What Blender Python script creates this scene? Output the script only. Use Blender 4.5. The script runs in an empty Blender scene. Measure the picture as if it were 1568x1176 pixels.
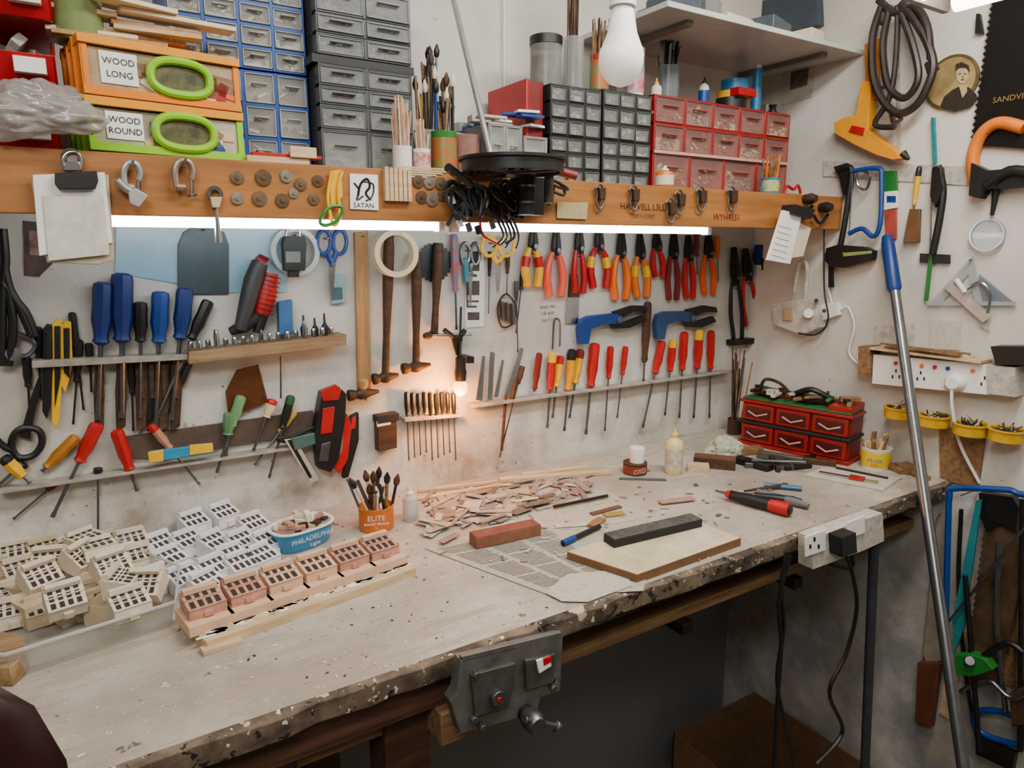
import bpy, math, random
from mathutils import Vector as V, Matrix as M
random.seed(4)
U=random.uniform
# ------------------------------------------------------------------ room + camera survey
F=1060.; C=V((0,-1.5,1.78)); XR=1.855; ZD=1.19; ZS=1.913
_a=math.radians(32.2); _t=math.atan(212/1060)
hd=V((math.sin(_a),math.cos(_a),0)); rt=V((math.cos(_a),-math.sin(_a),0)); zz=V((0,0,1))
fw=hd*math.cos(_t)-zz*math.sin(_t); up=hd*math.sin(_t)+zz*math.cos(_t)
class Pl:
    """a real plane of the room; converts a photo measurement into a world point on that plane"""
    def __init__(s,ax,val,n): s.ax,s.val,s.n=ax,val,V(n)
    def __call__(s,px,py,o=0):
        d=fw+rt*((px-784)/F)-up*((py-588)/F)
        return C+d*((s.val+s.n[s.ax]*o-C[s.ax])/d[s.ax])
W=Pl(1,0,(0,-1,0)); R=Pl(0,XR,(-1,0,0)); T=Pl(2,ZD,(0,0,1)); FA=Pl(1,-.3,(0,-1,0))
def Y(y): return Pl(1,y,(0,-1,0))
# ------------------------------------------------------------------ materials
def lin(h):
    h=h.lstrip('#'); r=[int(h[i:i+2],16)/255 for i in (0,2,4)]
    return [((c+.055)/1.055)**2.4 if c>.04045 else c/12.92 for c in r]+[1]
MC={}
def m(h,rough=.5,metal=0,var=.25,scale=30,bump=0,emit=0,trans=0,alpha=1,col2=None,coat=0,key=''):
    k=(h,rough,metal,var,scale,bump,emit,trans,alpha,col2,coat,key)
    if k in MC: return MC[k]
    mt=bpy.data.materials.new('mat_'+(key or h)); mt.use_nodes=True
    nt=mt.node_tree; b=nt.nodes['Principled BSDF']; c=lin(h)
    b.inputs['Roughness'].default_value=rough; b.inputs['Metallic'].default_value=metal
    b.inputs['Transmission Weight'].default_value=trans; b.inputs['Alpha'].default_value=alpha
    b.inputs['Coat Weight'].default_value=coat
    tc=nt.nodes.new('ShaderNodeTexCoord'); n=nt.nodes.new('ShaderNodeTexNoise')
    n.inputs['Scale'].default_value=scale; n.inputs['Detail'].default_value=6; n.inputs['Roughness'].default_value=.65
    nt.links.new(tc.outputs['Object'],n.inputs['Vector'])
    rp=nt.nodes.new('ShaderNodeValToRGB'); rp.color_ramp.elements[0].position=.35; rp.color_ramp.elements[1].position=.65
    c2=lin(col2) if col2 else [x*(1-var) for x in c[:3]]+[1]
    rp.color_ramp.elements[0].color=c2; rp.color_ramp.elements[1].color=c
    nt.links.new(n.outputs['Fac'],rp.inputs['Fac']); nt.links.new(rp.outputs['Color'],b.inputs['Base Color'])
    if emit:
        b.inputs['Emission Color'].default_value=c; b.inputs['Emission Strength'].default_value=emit
    if bump:
        bp=nt.nodes.new('ShaderNodeBump'); bp.inputs['Strength'].default_value=bump; bp.inputs['Distance'].default_value=.004
        nt.links.new(n.outputs['Fac'],bp.inputs['Height']); nt.links.new(bp.outputs['Normal'],b.inputs['Normal'])
    MC[k]=mt; return mt
def wood(h,h2,scale=6,stretch=(1,14,14),rough=.65,key='wood'):
    mt=m(h,rough,0,.2,scale,.15,col2=h2,key=key+h+str(stretch))
    nt=mt.node_tree
    if not nt.nodes.get('Mapping'):
        mp=nt.nodes.new('ShaderNodeMapping'); mp.inputs['Scale'].default_value=stretch
        tc=[n for n in nt.nodes if n.type=='TEX_COORD'][0]; no=[n for n in nt.nodes if n.type=='TEX_NOISE'][0]
        nt.links.new(tc.outputs['Object'],mp.inputs['Vector']); nt.links.new(mp.outputs['Vector'],no.inputs['Vector'])
    return mt
def speckled(name,base,base2,specks,rough=.8,s1=2.5,s2=90,bump=.25,streak=None,bands=()):
    mt=bpy.data.materials.new(name); mt.use_nodes=True; nt=mt.node_tree; b=nt.nodes['Principled BSDF']
    b.inputs['Roughness'].default_value=rough
    tc=nt.nodes.new('ShaderNodeNewGeometry'); PO=tc.outputs['Position']; L=nt.links.new
    def noise(s,vec=None,det=8):
        n=nt.nodes.new('ShaderNodeTexNoise'); n.inputs['Scale'].default_value=s; n.inputs['Detail'].default_value=det
        n.inputs['Roughness'].default_value=.65
        if vec:
            mp=nt.nodes.new('ShaderNodeMapping'); mp.inputs['Scale'].default_value=vec
            L(PO,mp.inputs['Vector']); L(mp.outputs['Vector'],n.inputs['Vector'])
        else: L(PO,n.inputs['Vector'])
        return n
    def ramp(n,p0,p1,c0,c1):
        r=nt.nodes.new('ShaderNodeValToRGB'); e=r.color_ramp.elements
        e[0].position,e[1].position=p0,p1; e[0].color,e[1].color=c0,c1; L(n.outputs['Fac'],r.inputs['Fac']); return r
    def mix(f,a,bb):
        x=nt.nodes.new('ShaderNodeMix'); x.data_type='RGBA'; L(f,x.inputs['Factor']); L(a,x.inputs['A']); x.inputs['B'].default_value=bb
        return x.outputs['Result']
    n1=noise(s1); r1=ramp(n1,.38,.62,lin(base2),lin(base)); out=r1.outputs['Color']
    if streak:
        for st in streak:
            ns=noise(st[0],st[1]); rs=ramp(ns,st[3],st[4],(0,0,0,1),(1,1,1,1)); out=mix(rs.outputs['Color'],out,lin(st[2]))
    for (z0,z1,h,ns,t0,t1) in bands:   # wall colour by height: dirt, and under-bench shade painted in
        sx=nt.nodes.new('ShaderNodeSeparateXYZ'); L(PO,sx.inputs[0]); mr=nt.nodes.new('ShaderNodeMapRange')
        mr.inputs['From Min'].default_value=z0; mr.inputs['From Max'].default_value=z1; mr.inputs['To Min'].default_value=1; mr.inputs['To Max'].default_value=0
        L(sx.outputs['Z'],mr.inputs['Value']); f=mr.outputs[0]
        if ns:
            nn_=noise(ns); rr_=ramp(nn_,t0,t1,(0,0,0,1),(1,1,1,1)); mu=nt.nodes.new('ShaderNodeMath'); mu.operation='MULTIPLY'; L(f,mu.inputs[0]); L(rr_.outputs['Color'],mu.inputs[1]); f=mu.outputs[0]
        out=mix(f,out,lin(h))
    for (s,th,hcol) in specks:
        n2=noise(s,det=3); r2=ramp(n2,th,th+.02,(0,0,0,1),(1,1,1,1)); out=mix(r2.outputs['Color'],out,lin(hcol))
    L(out,b.inputs['Base Color'])
    nb=noise(s2); bp=nt.nodes.new('ShaderNodeBump'); bp.inputs['Strength'].default_value=bump; bp.inputs['Distance'].default_value=.004
    L(nb.outputs['Fac'],bp.inputs['Height']); L(bp.outputs['Normal'],b.inputs['Normal'])
    return mt
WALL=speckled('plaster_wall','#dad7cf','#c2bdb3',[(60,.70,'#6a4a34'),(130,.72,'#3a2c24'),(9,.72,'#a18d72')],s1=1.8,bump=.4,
    bands=[(1.19,1.62,'#938471',7,.45,.68),(1.19,1.75,'#5a3f2c',75,.63,.66),(1.15,1.19,'#7f7f82',0,0,0)])  # grey band below bench height paints under-bench shade into the wall
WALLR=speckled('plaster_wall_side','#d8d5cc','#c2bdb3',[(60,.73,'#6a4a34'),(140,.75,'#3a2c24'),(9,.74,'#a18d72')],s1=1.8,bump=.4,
    bands=[(.9,1.25,'#8b8a8a',5,.3,.6),(1.0,1.7,'#a89c8a',6,.5,.7)])  # lower grey band is shade beside the bench, put into the colour
FLOORM=speckled('concrete_floor','#8f8674','#6d6557',[(40,.7,'#54493c')],s1=3)
DESKM=speckled('dusty_bench_top','#bdb4a6','#9c9182',[(24,.69,'#6d5c4a'),(70,.70,'#ece6da'),(6,.70,'#75624e'),(150,.68,'#dcd5c8')],rough=.8,s1=4,s2=140,bump=.35,
     streak=[(7,(1.1,7,1),'#a59684',.50,.66),(1.3,(1,1,1),'#86786a',.50,.68),(30,(1,12,1),'#7a6a58',.60,.70)])
EDGEM=speckled('chipped_bench_edge','#7d6c59','#3e3228',[(45,.60,'#1d1815'),(80,.64,'#dcd5c6'),(22,.64,'#bdae94')],s1=14)
WHITE=m('#efeeea',.55,0,.08); PAPER=m('#efeee8',.8,0,.05); CREAM=m('#e0d4b6',.6,0,.1)
BLACK=m('#141416',.45,0,.3); BLACKR=m('#1e1e20',.75,0,.3); STEEL=m('#7d7f82',.35,.9,.35); DSTEEL=m('#3c3836',.5,.8,.4)
CHROME=m('#b8babc',.22,1,.15); RUST=m('#55402f',.6,.6,.4); RED=m('#b80d14',.4,0,.25); DRED=m('#7a1416',.45,0,.3)
ORANGE=m('#ee6c08',.4,0,.2); YEL=m('#efb806',.45,0,.2); BLUE=m('#12418f',.4,0,.25); DBLUE=m('#102f74',.45,0,.3)
PINK=m('#ee5a46',.45,0,.15); GREEN=m('#1f7a2c',.45,0,.25); LIME=m('#8ccc10',.35,0,.1); TEAL=m('#1c8088',.5,0,.2); GREY=m('#7e7c78',.6,0,.2)
PINE=wood('#d8be96','#b89a74'); PINED=wood('#94744f','#6a4c30'); DWOOD=wood('#54361f','#35210f'); FWOOD=wood('#ae7036','#8a5826',4,(1,10,10),.5)
APRON=wood('#6a4430','#3a251a'); BEECH=wood('#b88e5c','#946c40',8,(8,8,1)); LEDGE=wood('#a98a64','#7d6040',8,(1,8,8)); WHITEP=m('#c8c2b6',.7,0,.4,60); RAILM=m('#aea699',.8,0,.4,40,.2)
CARD=m('#6d5236',.8,0,.2)
# ------------------------------------------------------------------ mesh builder
class B:
    def __init__(s): s.v=[];s.f=[];s.mi=[];s.sm=[];s.mats=[]
    def add(s,vs,fs,mt,smooth=False):
        if mt not in s.mats: s.mats.append(mt)
        k=s.mats.index(mt); o=len(s.v); s.v+=[V(p) for p in vs]
        for f in fs: s.f.append([i+o for i in f]); s.mi.append(k); s.sm.append(smooth)
        return s
    def box(s,c,sz,mt,Rm=None):
        c=V(c); vs=[]
        for x in(-.5,.5):
            for y in(-.5,.5):
                for z in(-.5,.5):
                    p=V((x*sz[0],y*sz[1],z*sz[2])); vs.append(c+(Rm@p if Rm else p))
        return s.add(vs,[(0,1,3,2),(4,6,7,5),(0,4,5,1),(2,3,7,6),(0,2,6,4),(1,5,7,3)],mt)
    def bb(s,a,b,mt): return s.box((V(a)+V(b))/2,[abs(b[i]-a[i]) for i in range(3)],mt)
    def prism(s,pts,d,mt):
        n=len(pts); d=V(d); vs=[V(p) for p in pts]+[V(p)+d for p in pts]
        return s.add(vs,[list(range(n))[::-1],list(range(n,2*n))]+[(i,(i+1)%n,(i+1)%n+n,i+n) for i in range(n)],mt)
    def slab(s,P,px,o,th,mt): return s.prism([P(x,y,o) for x,y in px],P.n*th,mt)
    def tube(s,pts,r,mt,n=8,closed=False):
        pts=[V(p) for p in pts]; k=len(pts); rr=r if isinstance(r,(list,tuple)) else [r]*k
        vs=[];ref=None
        for i,p in enumerate(pts):
            a=pts[(i-1)%k] if (closed or i>0) else p; b=pts[(i+1)%k] if (closed or i<k-1) else p
            t=(b-a); t=t.normalized() if t.length>1e-9 else V((0,0,1))
            if ref is None:
                ref=t.orthogonal().normalized()
            ref=(ref-t*ref.dot(t)); ref=ref.normalized() if ref.length>1e-6 else t.orthogonal().normalized()
            q=t.cross(ref)
            for j in range(n):
                g=2*math.pi*j/n; vs.append(p+(ref*math.cos(g)+q*math.sin(g))*rr[i])
        fs=[]
        for i in range(k if closed else k-1):
            for j in range(n):
                i2=(i+1)%k; fs.append((i*n+j,i*n+(j+1)%n,i2*n+(j+1)%n,i2*n+j))
        if not closed: fs+= [list(range(n))[::-1],[(k-1)*n+j for j in range(n)]]
        return s.add(vs,fs,mt,True)
    def cyl(s,a,b,r,mt,r2=None,n=12): return s.tube([a,b],[r,r if r2 is None else r2],mt,n)
    def lathe(s,o,ax,prof,mt,n=20):
        o=V(o);ax=V(ax).normalized(); u=ax.orthogonal().normalized(); w=ax.cross(u); vs=[]
        for r,h in prof:
            for j in range(n):
                g=2*math.pi*j/n; vs.append(o+ax*h+(u*math.cos(g)+w*math.sin(g))*max(r,1e-5))
        k=len(prof); fs=[(i*n+j,i*n+(j+1)%n,(i+1)*n+(j+1)%n,(i+1)*n+j) for i in range(k-1) for j in range(n)]
        fs+=[list(range(n))[::-1],[(k-1)*n+j for j in range(n)]]
        return s.add(vs,fs,mt,True)
    def ring(s,c,ax,ro,ri,h,mt,n=36):
        c=V(c);ax=V(ax).normalized();u=ax.orthogonal().normalized();w=ax.cross(u);vs=[]
        for r,hh in((ro,0),(ro,h),(ri,h),(ri,0)):
            for j in range(n):
                g=2*math.pi*j/n; vs.append(c+ax*hh+(u*math.cos(g)+w*math.sin(g))*r)
        fs=[(i*n+j,i*n+(j+1)%n,((i+1)%4)*n+(j+1)%n,((i+1)%4)*n+j) for i in range(4) for j in range(n)]
        return s.add(vs,fs,mt,True)
    def text(s,body,o,rx,ux,size,mt,th=.0006):
        cu=bpy.data.curves.new('t','FONT'); cu.body=body; cu.size=size; cu.align_x='CENTER'; cu.align_y='CENTER'; cu.resolution_u=2
        ob=bpy.data.objects.new('t',cu); bpy.context.collection.objects.link(ob)
        me=bpy.data.meshes.new_from_object(ob.evaluated_get(bpy.context.evaluated_depsgraph_get()))
        rx=V(rx).normalized();ux=V(ux).normalized();nn=rx.cross(ux)
        s.add([V(o)+rx*v.co.x+ux*v.co.y+nn*th for v in me.vertices],[list(p.vertices) for p in me.polygons],mt)
        bpy.data.objects.remove(ob); bpy.data.meshes.remove(me); bpy.data.curves.remove(cu); return s
    def done(s,name,bev=0):
        c=sum(s.v,V((0,0,0)))/max(1,len(s.v)); me=bpy.data.meshes.new(name)
        me.from_pydata([v-c for v in s.v],[],s.f)
        for x in s.mats: me.materials.append(x)
        for p,k,sm in zip(me.polygons,s.mi,s.sm): p.material_index=k; p.use_smooth=True if sm else False
        import bmesh
        bm=bmesh.new(); bm.from_mesh(me); bmesh.ops.recalc_face_normals(bm,faces=bm.faces); bm.to_mesh(me); bm.free()
        me.set_sharp_from_angle(angle=math.radians(38))
        ob=bpy.data.objects.new(name,me); ob.location=c; bpy.context.collection.objects.link(ob)
        if bev:
            bv=ob.modifiers.new('bevel','BEVEL'); bv.width=bev; bv.segments=2; bv.limit_method='ANGLE'; bv.angle_limit=.7
        return ob
def crom(pts,k=6,closed=False):
    pts=[V(p) for p in pts]; n=len(pts); out=[]
    g=(lambda i:pts[i%n]) if closed else (lambda i:pts[max(0,min(n-1,i))])
    for i in range(n if closed else n-1):
        a,b,c,d=g(i-1),g(i),g(i+1),g(i+2)
        for j in range(k):
            t=j/k; out.append(.5*((2*b)+(c-a)*t+(2*a-5*b+4*c-d)*t*t+(3*b-a-3*c+d)*t**3))
    if not closed: out.append(pts[-1])
    return out
def cp(P,px,o=.012,k=6,closed=False): return crom([P(x,y,o) for x,y in px],k,closed)
def Rz(a): return M.Rotation(a,3,'Z')
def basis(x,y=None,z=None):
    x=V(x).normalized(); z=(V(z)-x*V(z).dot(x)).normalized(); y=z.cross(x)
    return M((x,y,z)).transposed()
def yawed(ob,piv,a):
    piv=V(piv); ob.location=piv+Rz(a)@(ob.location-piv); ob.rotation_euler=(0,0,a); return ob
# ------------------------------------------------------------------ room shell
XL,YF,ZC=-1.5,-3.2,2.75
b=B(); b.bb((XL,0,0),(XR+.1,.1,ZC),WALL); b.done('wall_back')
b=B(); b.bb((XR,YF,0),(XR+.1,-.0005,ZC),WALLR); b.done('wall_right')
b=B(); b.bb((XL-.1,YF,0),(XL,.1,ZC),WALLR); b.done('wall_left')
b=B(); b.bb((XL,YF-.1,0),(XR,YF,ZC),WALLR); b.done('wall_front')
b=B(); b.bb((XL-.1,YF-.1,-.1),(XR+.1,.1,0),FLOORM); b.done('floor')
b=B(); b.bb((XL-.1,YF-.1,ZC),(XR+.1,.1,ZC+.1),WHITE); b.done('ceiling')
# ------------------------------------------------------------------ workbench
b=B(); yd=-.675
b.bb((XL+.01,yd+.012,ZD-.035),(XR-.003,-.003,ZD),DESKM)
xs=[XL+.01+i*(XR-.02-XL)/90 for i in range(91)]
vs=[];fs=[]
for i,x in enumerate(xs):
    p=V((x,yd-.003+U(-.003,.004),ZD-U(.0005,.003))); w=U(0,.005); vs+= [V((p.x,yd+.014,ZD-.0005)),p,V((p.x,p.y-.002+w,ZD-.02)),V((p.x,p.y+w,ZD-.036)),V((p.x,yd+.012,ZD-.036))]
    if i:
        for k in range(4): fs.append((5*i-5+k,5*i+k,5*i+k+1,5*i-4+k))
        fs.append((5*i-5,5*i,5*i+4,5*i-1))
b.add(vs,fs,EDGEM)
b.bb((XL+.01,yd+.03,ZD-.10),(.62,yd+.055,ZD-.036),APRON)
b.bb((.78,yd+.05,ZD-.075),(XR-.01,yd+.075,ZD-.036),DWOOD)
b.bb((XL+.01,-.05,ZD-.10),(XR-.01,-.02,ZD-.036),DWOOD)
b.bb((.2,yd+.07,ZD-.145),(XR-.03,yd+.11,ZD-.12),PINED)
b.bb((.9,yd+.10,ZD-.118),(XR-.02,-.06,ZD-.106),APRON)
for x in (-1.2,.33):
    b.bb((x,yd+.06,0),(x+.075,yd+.135,ZD-.036),DWOOD); b.bb((x,-.12,0),(x+.075,-.05,ZD-.036),DWOOD)
b.bb((.40,yd+.01,ZD-.155),(.50,yd+.3,ZD-.10),PINED)
for x in (.95,1.3): b.bb((x,yd+.05,ZD-.17),(x+.03,-.05,ZD-.145),DSTEEL)
b.done('workbench',.002)
# vice
VM=m('#7b7b77',.5,.6,.45,25,.3); VM2=m('#61615d',.55,.6,.45,25,.3)
b=B(); P=Y(yd-.035)
b.prism([P(x,y,0) for x,y in((706,1012),(862,974),(858,1058),(828,1068),(822,1092),(705,1124),(690,1075),(700,1060))],(0,.022,0),VM)
b.prism([P(x,y,0) for x,y in((706,1006),(860,968),(862,976),(708,1014))],(0,.008,0),VM)
b.prism([P(x,y,.006) for x,y in((722,1034),(790,1016),(788,1050),(775,1085),(728,1098))],(0,.01,0),VM2)
b.prism([P(x,y,.006) for x,y in((805,1012),(850,1002),(848,1045),(806,1058))],(0,.01,0),VM2)
b.prism([P(x,y,.010) for x,y in((822,1012),(843,1005),(845,1020),(826,1032))],(0,.004,0),PAPER)
b.prism([P(x,y,.011) for x,y in((832,1009),(844,1005),(845,1014),(833,1020))],(0,.004,0),RED)
c=P(756,1062); b.cyl(c,c+V((0,-.016,0)),.012,STEEL); b.cyl(c+V((0,-.016,0)),c+V((0,-.018,0)),.004,RED)
for q in((722,1098),(843,1050),(725,1030),(735,1110)): c=P(*q); b.cyl(c,c+V((0,-.011,0)),.006,STEEL,n=6)
c=P(803,1090); b.cyl(c+V((0,.3,0)),c+V((0,-.03,0)),.013,DSTEEL); b.lathe(c+V((0,-.01,0)),(0,-1,0),[(.015,0),(.017,.01),(.017,.022),(.012,.03)],STEEL)
b.cyl(c+V((-.02,-.03,.014)),c+V((.04,-.03,-.022)),.006,STEEL)
b.lathe(c+V((.04,-.03,-.022)),V((.085,0,-.05)),[(.004,-.006),(.009,-.003),(.009,.003),(.004,.006)],STEEL)
for dx in(-.06,.06): b.cyl(c+V((dx,.3,.03)),c+V((dx,0,.03)),.008,DSTEEL)
b.bb(c+V((-.08,.045,.0)),c+V((.08,.065,.06)),DSTEEL)
b.done('woodworking_vice',.0015)
# socket under bench edge
def slots(b,P,x,y,o,s):
    for dx,dy in((0,-4),(-4,3),(4,3)): b.slab(P,[(x+s*(dx-1),y+s*(dy-2)),(x+s*(dx+1),y+s*(dy-2)),(x+s*(dx+1),y+s*(dy+2)),(x+s*(dx-1),y+s*(dy+2))],o,.001,BLACK)
b=B(); P=Y(yd-.012)
b.prism([P(x,y) for x,y in((1222,815),(1328,778),(1331,820),(1300,834),(1222,862))],(0,-.035,0),WHITEP)
b.prism([P(x,y,.035) for x,y in((1231,822),(1262,811),(1262,842),(1232,852))],(0,-.003,0),WHITE); b.prism([P(x,y,.035) for x,y in((1295,800),(1322,790),(1323,815),(1296,825))],(0,-.003,0),WHITE)
slots(b,P,1247,832,.038,1.6); b.slab(P,[(1268,816),(1290,808),(1292,838),(1270,846)],.035,.03,BLACK)
b.done('power_socket',.002)
b=B()
for k,(pts) in enumerate([((1292,845),(1303,870),(1312,930),(1296,1000),(1270,1060),(1290,1120),(1250,1170)),((1205,845),(1196,900),(1200,960),(1190,1040),(1200,1100),(1215,1176)),((1210,850),(1193,920),(1196,990),(1190,1080),(1185,1176)),((1230,850),(1300,870),(1303,845))]):
    b.tube(cp(Y(yd-.02 if k!=0 else yd-.05),pts,.0,8),.0045,BLACK,6)
b.done('power_cable')
b=B(); P=Y(yd-.022); a=P(1340,792); e=P(1326,1130); e=a+(e-a)*((a.z)/(a.z-e.z)); b.cyl(a,a+(e-a)*.05,.013,BLUE); b.cyl(a+(e-a)*.05,e+V((0,0,.01)),.011,m('#4f545c',.4,.6,.3)); b.lathe(e+V((0,0,.012)),(e-a),[(.014,-.05),(.016,0)],BLACKR); b.done('steel_pole')
# ------------------------------------------------------------------ shelf
ztf,zbf=ZS,1.824
b=B(); b.bb((XL+.01,-.30,zbf),(XR-.004,-.28,ztf),FWOOD); b.bb((XL+.01,-.28,ztf-.02),(XR-.004,-.002,ztf-.0005),PINED)
for x in(-.7,.35,1.2): b.bb((x,-.28,zbf),(x+.03,-.002,ztf-.02),PINED)
b.done('long_wall_shelf',.0015)
TUBE=bpy.data.materials.new('lit_tube'); TUBE.use_nodes=True; q=TUBE.node_tree.nodes['Principled BSDF']; q.inputs['Emission Color'].default_value=(.84,.94,1,1); q.inputs['Emission Strength'].default_value=24
def striplight(x0,x1,nm='under_shelf_strip_light'):
    b=B(); b.bb((x0,-.272,zbf+.0),(x1,-.245,zbf+.03),WHITE); b.cyl((x0+.01,-.262,zbf-.008),(x1-.01,-.262,zbf-.008),.008,TUBE); 
    for x in(x0,x1-.012): b.bb((x,-.272,zbf-.018),(x+.012,-.25,zbf),WHITE)
    b.done(nm)
striplight(.0,.62); striplight(.64,1.36)
# ------------------------------------------------------------------ generic tools
def nail(b,P,x,y,l=.03): p=P(x,y); b.cyl(p,p+P.n*l,.0018,STEEL,n=6)
def sd(P,hx,hy,tx,ty,col,hf=.42,r=.011,col2=None,name='screwdriver',o=None,sh=None,n=8):
    o=r+.004 if o is None else o; a=P(hx,hy,o); e=P(tx,ty,o); d=e-a; L=d.length; b=B(); h=L*hf
    b.lathe(a,d,[(r*.5,0),(r*.9,h*.03),(r,h*.12),(r*.95,h*.35),(r*1.02,h*.6),(r*.75,h*.8),(r*.7,h*.9),(r*.85,h*.95),(r*.5,h)],col,n)
    if col2: b.lathe(a,d,[(r*.55,-.001),(r*.93,h*.03),(r*1.03,h*.12),(r*1.0,h*.25)],col2,n)
    b.cyl(a+d*hf,a+d*.97,r*.26,sh or STEEL,n=6); b.box(a+d*.975,(r*.6,r*.25,L*.05),sh or STEEL,basis(P.n.cross(d),None,d))
    return b.done(name)
def pliers(P,x,y0,y1,col,w=11,r=.0075,dx=0,name='pliers',o=.016,jw=6,jaw=None,straight=False,col2=None):
    b=B(); L=y1-y0; jaw=jaw or DSTEEL; X=lambda f:x+dx*f
    for sgn in(-1,1):
        b.slab(P,[(X(0)+sgn*.6,y0),(X(0)+sgn*jw*.5,y0+1),(X(.2)+sgn*jw,y0+.22*L),(X(.32)+sgn*jw*1.1,y0+.32*L),(X(.42)+sgn*jw*.7,y0+.42*L),(X(.4),y0+.4*L)],o-.004+sgn*.0012,.009,jaw)
        pts=[(X(.36)+sgn*4,y0+.36*L),(X(.5)+sgn*w*.85,y0+.5*L),(X(.72)+sgn*w*1.1,y0+.72*L),(X(.9)+sgn*w*.9,y0+.9*L),(X(1)+sgn*w*.8,y1)]
        q=cp(P,pts,o,4); n=len(q); b.tube(q,[r*(.6+.5*min(1,i/(n*.35))) if i<n-1 else r*.5 for i in range(n)],col,8)
        if col2: b.tube(q[n//4:n//2],r*1.14,col2,8)
    p=P(X(.33),y0+.33*L,o-.006); b.cyl(p,p+P.n*.018,.006,STEEL)
    nail(b,P,X(.45),y0+.45*L,.02)
    return b.done(name)
def hammer(P,x0,y0,x1,y1,hw=26,col=None,name='hammer'):
    b=B(); a=P(x0,y0,.02); e=P(x1,y1,.02); d=e-a
    b.tube([a,a+d*.1,a+d*.35,a+d*.7,a+d],[.009,.0125,.012,.008,.009],col or DWOOD,10)
    l=P(x1-hw,y1+3,.02); r_=P(x1+hw,y1-4,.02); ax=(r_-l); L=ax.length
    b.lathe(l,ax,[(.008,0),(.013,.002),(.013,L*.15),(.009,L*.28),(.013,L*.4),(.014,L*.55),(.009,L*.7),(.004,L)],RUST,10)
    nail(b,P,x0,y0+30,.02); return b.done(name)
def outline(name,P,parts,bev=.001,nailat=None):
    b=B()
    for px,o,th,mt in parts: b.slab(P,px,o,th,mt)
    if nailat: nail(b,P,*nailat)
    return b.done(name,bev)
def rail(name,P,a,e,h,th,mt):
    b=B(); b.slab(P,[(a[0],a[1]),(e[0],e[1]),(e[0],e[1]+h*.7),(a[0],a[1]+h)],.001,th,mt)
    return b.done(name,.001)
rail('tool_rack_rail',W,(50,548),(283,539),11,.04,RAILM)
rail('tool_rack_rail',W,(715,617),(1110,565),4.5,.032,RAILM)
rail('tool_rack_rail',W,(612,637),(702,631),5,.032,RAILM)
rail('tool_rack_rail',W,(0,744),(440,680),5,.034,RAILM)
b=B(); b.slab(W,[(283,534),(518,508),(518,524),(283,552)],.001,.055,LEDGE)
for i in range(17):
    f=i/16; x=292+f*215; y=532-f*24; p=W(x,y,.035+.012*(i%2)); h=.012+.018*(i%5==3)
    b.lathe(p,(0,0,1),[(.0055,-.004),(.0055,h*.6),(.0035,h)],CHROME,8)
for x,h in((466,.045),(483,.04),(498,.05)):
    p=W(x,515,.03); b.lathe(p,(0,0,1),[(.007,0),(.008,h*.4),(.003,h*.6),(.002,h)],DSTEEL,8)
b.done('socket_bit_ledge',.001)
b=B(); b.slab(W,[(190,668),(478,628),(480,662),(240,700),(190,700)],.001,.008,m('#5c4a3c',.7,0,.4)); b.done('backing_board')
for x,y0,y1,cc,wd,tx in((158,432,532,DBLUE,.017,150),(187,418,530,DBLUE,.019,188),(215,462,528,BLACK,.012,218),(246,446,526,BLUE,.016,238),(284,441,524,DBLUE,.016,262),(320,460,526,BLACK,.012,240)):
    sd(W,x,y0,tx if tx<x else x,655-(x%7)*3,cc,(y1-y0)/(655-y0),wd,name='chisel',o=.024)
for i,x in enumerate((152,185,216,232,250,268)):
    b=B(); b.slab(W,[(x-6,556),(x+6,556),(x+8+i%3,600),(x+7,652),(x-7,660),(x-9,600)],.012,.007,[DWOOD,RUST,DWOOD,DSTEEL][i%4]); b.cyl(W(x,556,.016),W(x+2,610,.016),.007,DWOOD); b.done('wood_chisel_blade',.001)
b=B(); b.tube([W(398,402,.035),W(388,430,.035),W(380,460,.035),W(368,505,.035)],[.016,.019,.017,.013],m('#3b3a3c',.5,0,.3),12); b.tube([W(393,394,.035),W(404,404,.035)],[.01,.016],DRED,10)
b.tube([W(414,418,.03),W(408,450,.03),W(400,482,.03)],[.016,.020,.016],RED,12)
for i in range(9): b.ring(W(415-i*1.5,422+i*7,.03),(W(400,482,.03)-W(414,418,.03)),.0208,.013,.0022,DRED,14)
b.tube([W(395,484,.03),W(372,500,.03),W(352,508,.03)],[.012,.014,.008],BLACKR,10); b.tube([W(402,482,.03),W(394,510,.03)],[.012,.010],BLACK,10); b.done('rivet_gun')
outline('eraser_block',W,[([(423,462),(444,458),(445,510),(424,512)],.01,.02,m('#3a6c9c',.6))],.002)
outline('sky_poster',W,[([(178,348),(300,345),(440,350),(440,448),(352,448),(176,418)],.001,.002,m('#86b4ca',.25,0,.2,3,col2='#b4d0d8')),
 ([(222,345),(332,347),(332,362),(222,362)],.003,.0015,m('#b9d3da',.3))],0)
b=B(); pts=[(272,450),(272,375),(280,356),(296,346),(326,345),(343,356),(350,376),(350,450)]; b.slab(W,pts,.004,.004,m('#47555a',.35,.2,.3,4,col2='#2c3639')); nail(b,W,310,352); b.done('steel_float',.001)
b=B(); b.slab(W,[(36,338),(80,342),(82,402),(60,424),(38,422)],.001,.002,m('#6a5148',.4,0,.3,25,col2='#2c2a3a')); b.slab(W,[(44,352),(72,356),(70,392),(46,390)],.003,.001,m('#b08a7a',.4,0,.3,40,col2='#44302c')); b.done('small_poster')
b=B()
for pts in([(6,405),(14,440),(30,470),(48,512)],[(2,430),(20,455),(40,480),(54,515)],[(4,350),(8,400),(4,440),(2,560)],[(12,440),(20,500),(12,560)]): b.tube(cp(W,pts,.025,5),[.007]*(5*(len(pts)-1)+1),BLACK,8)
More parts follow.
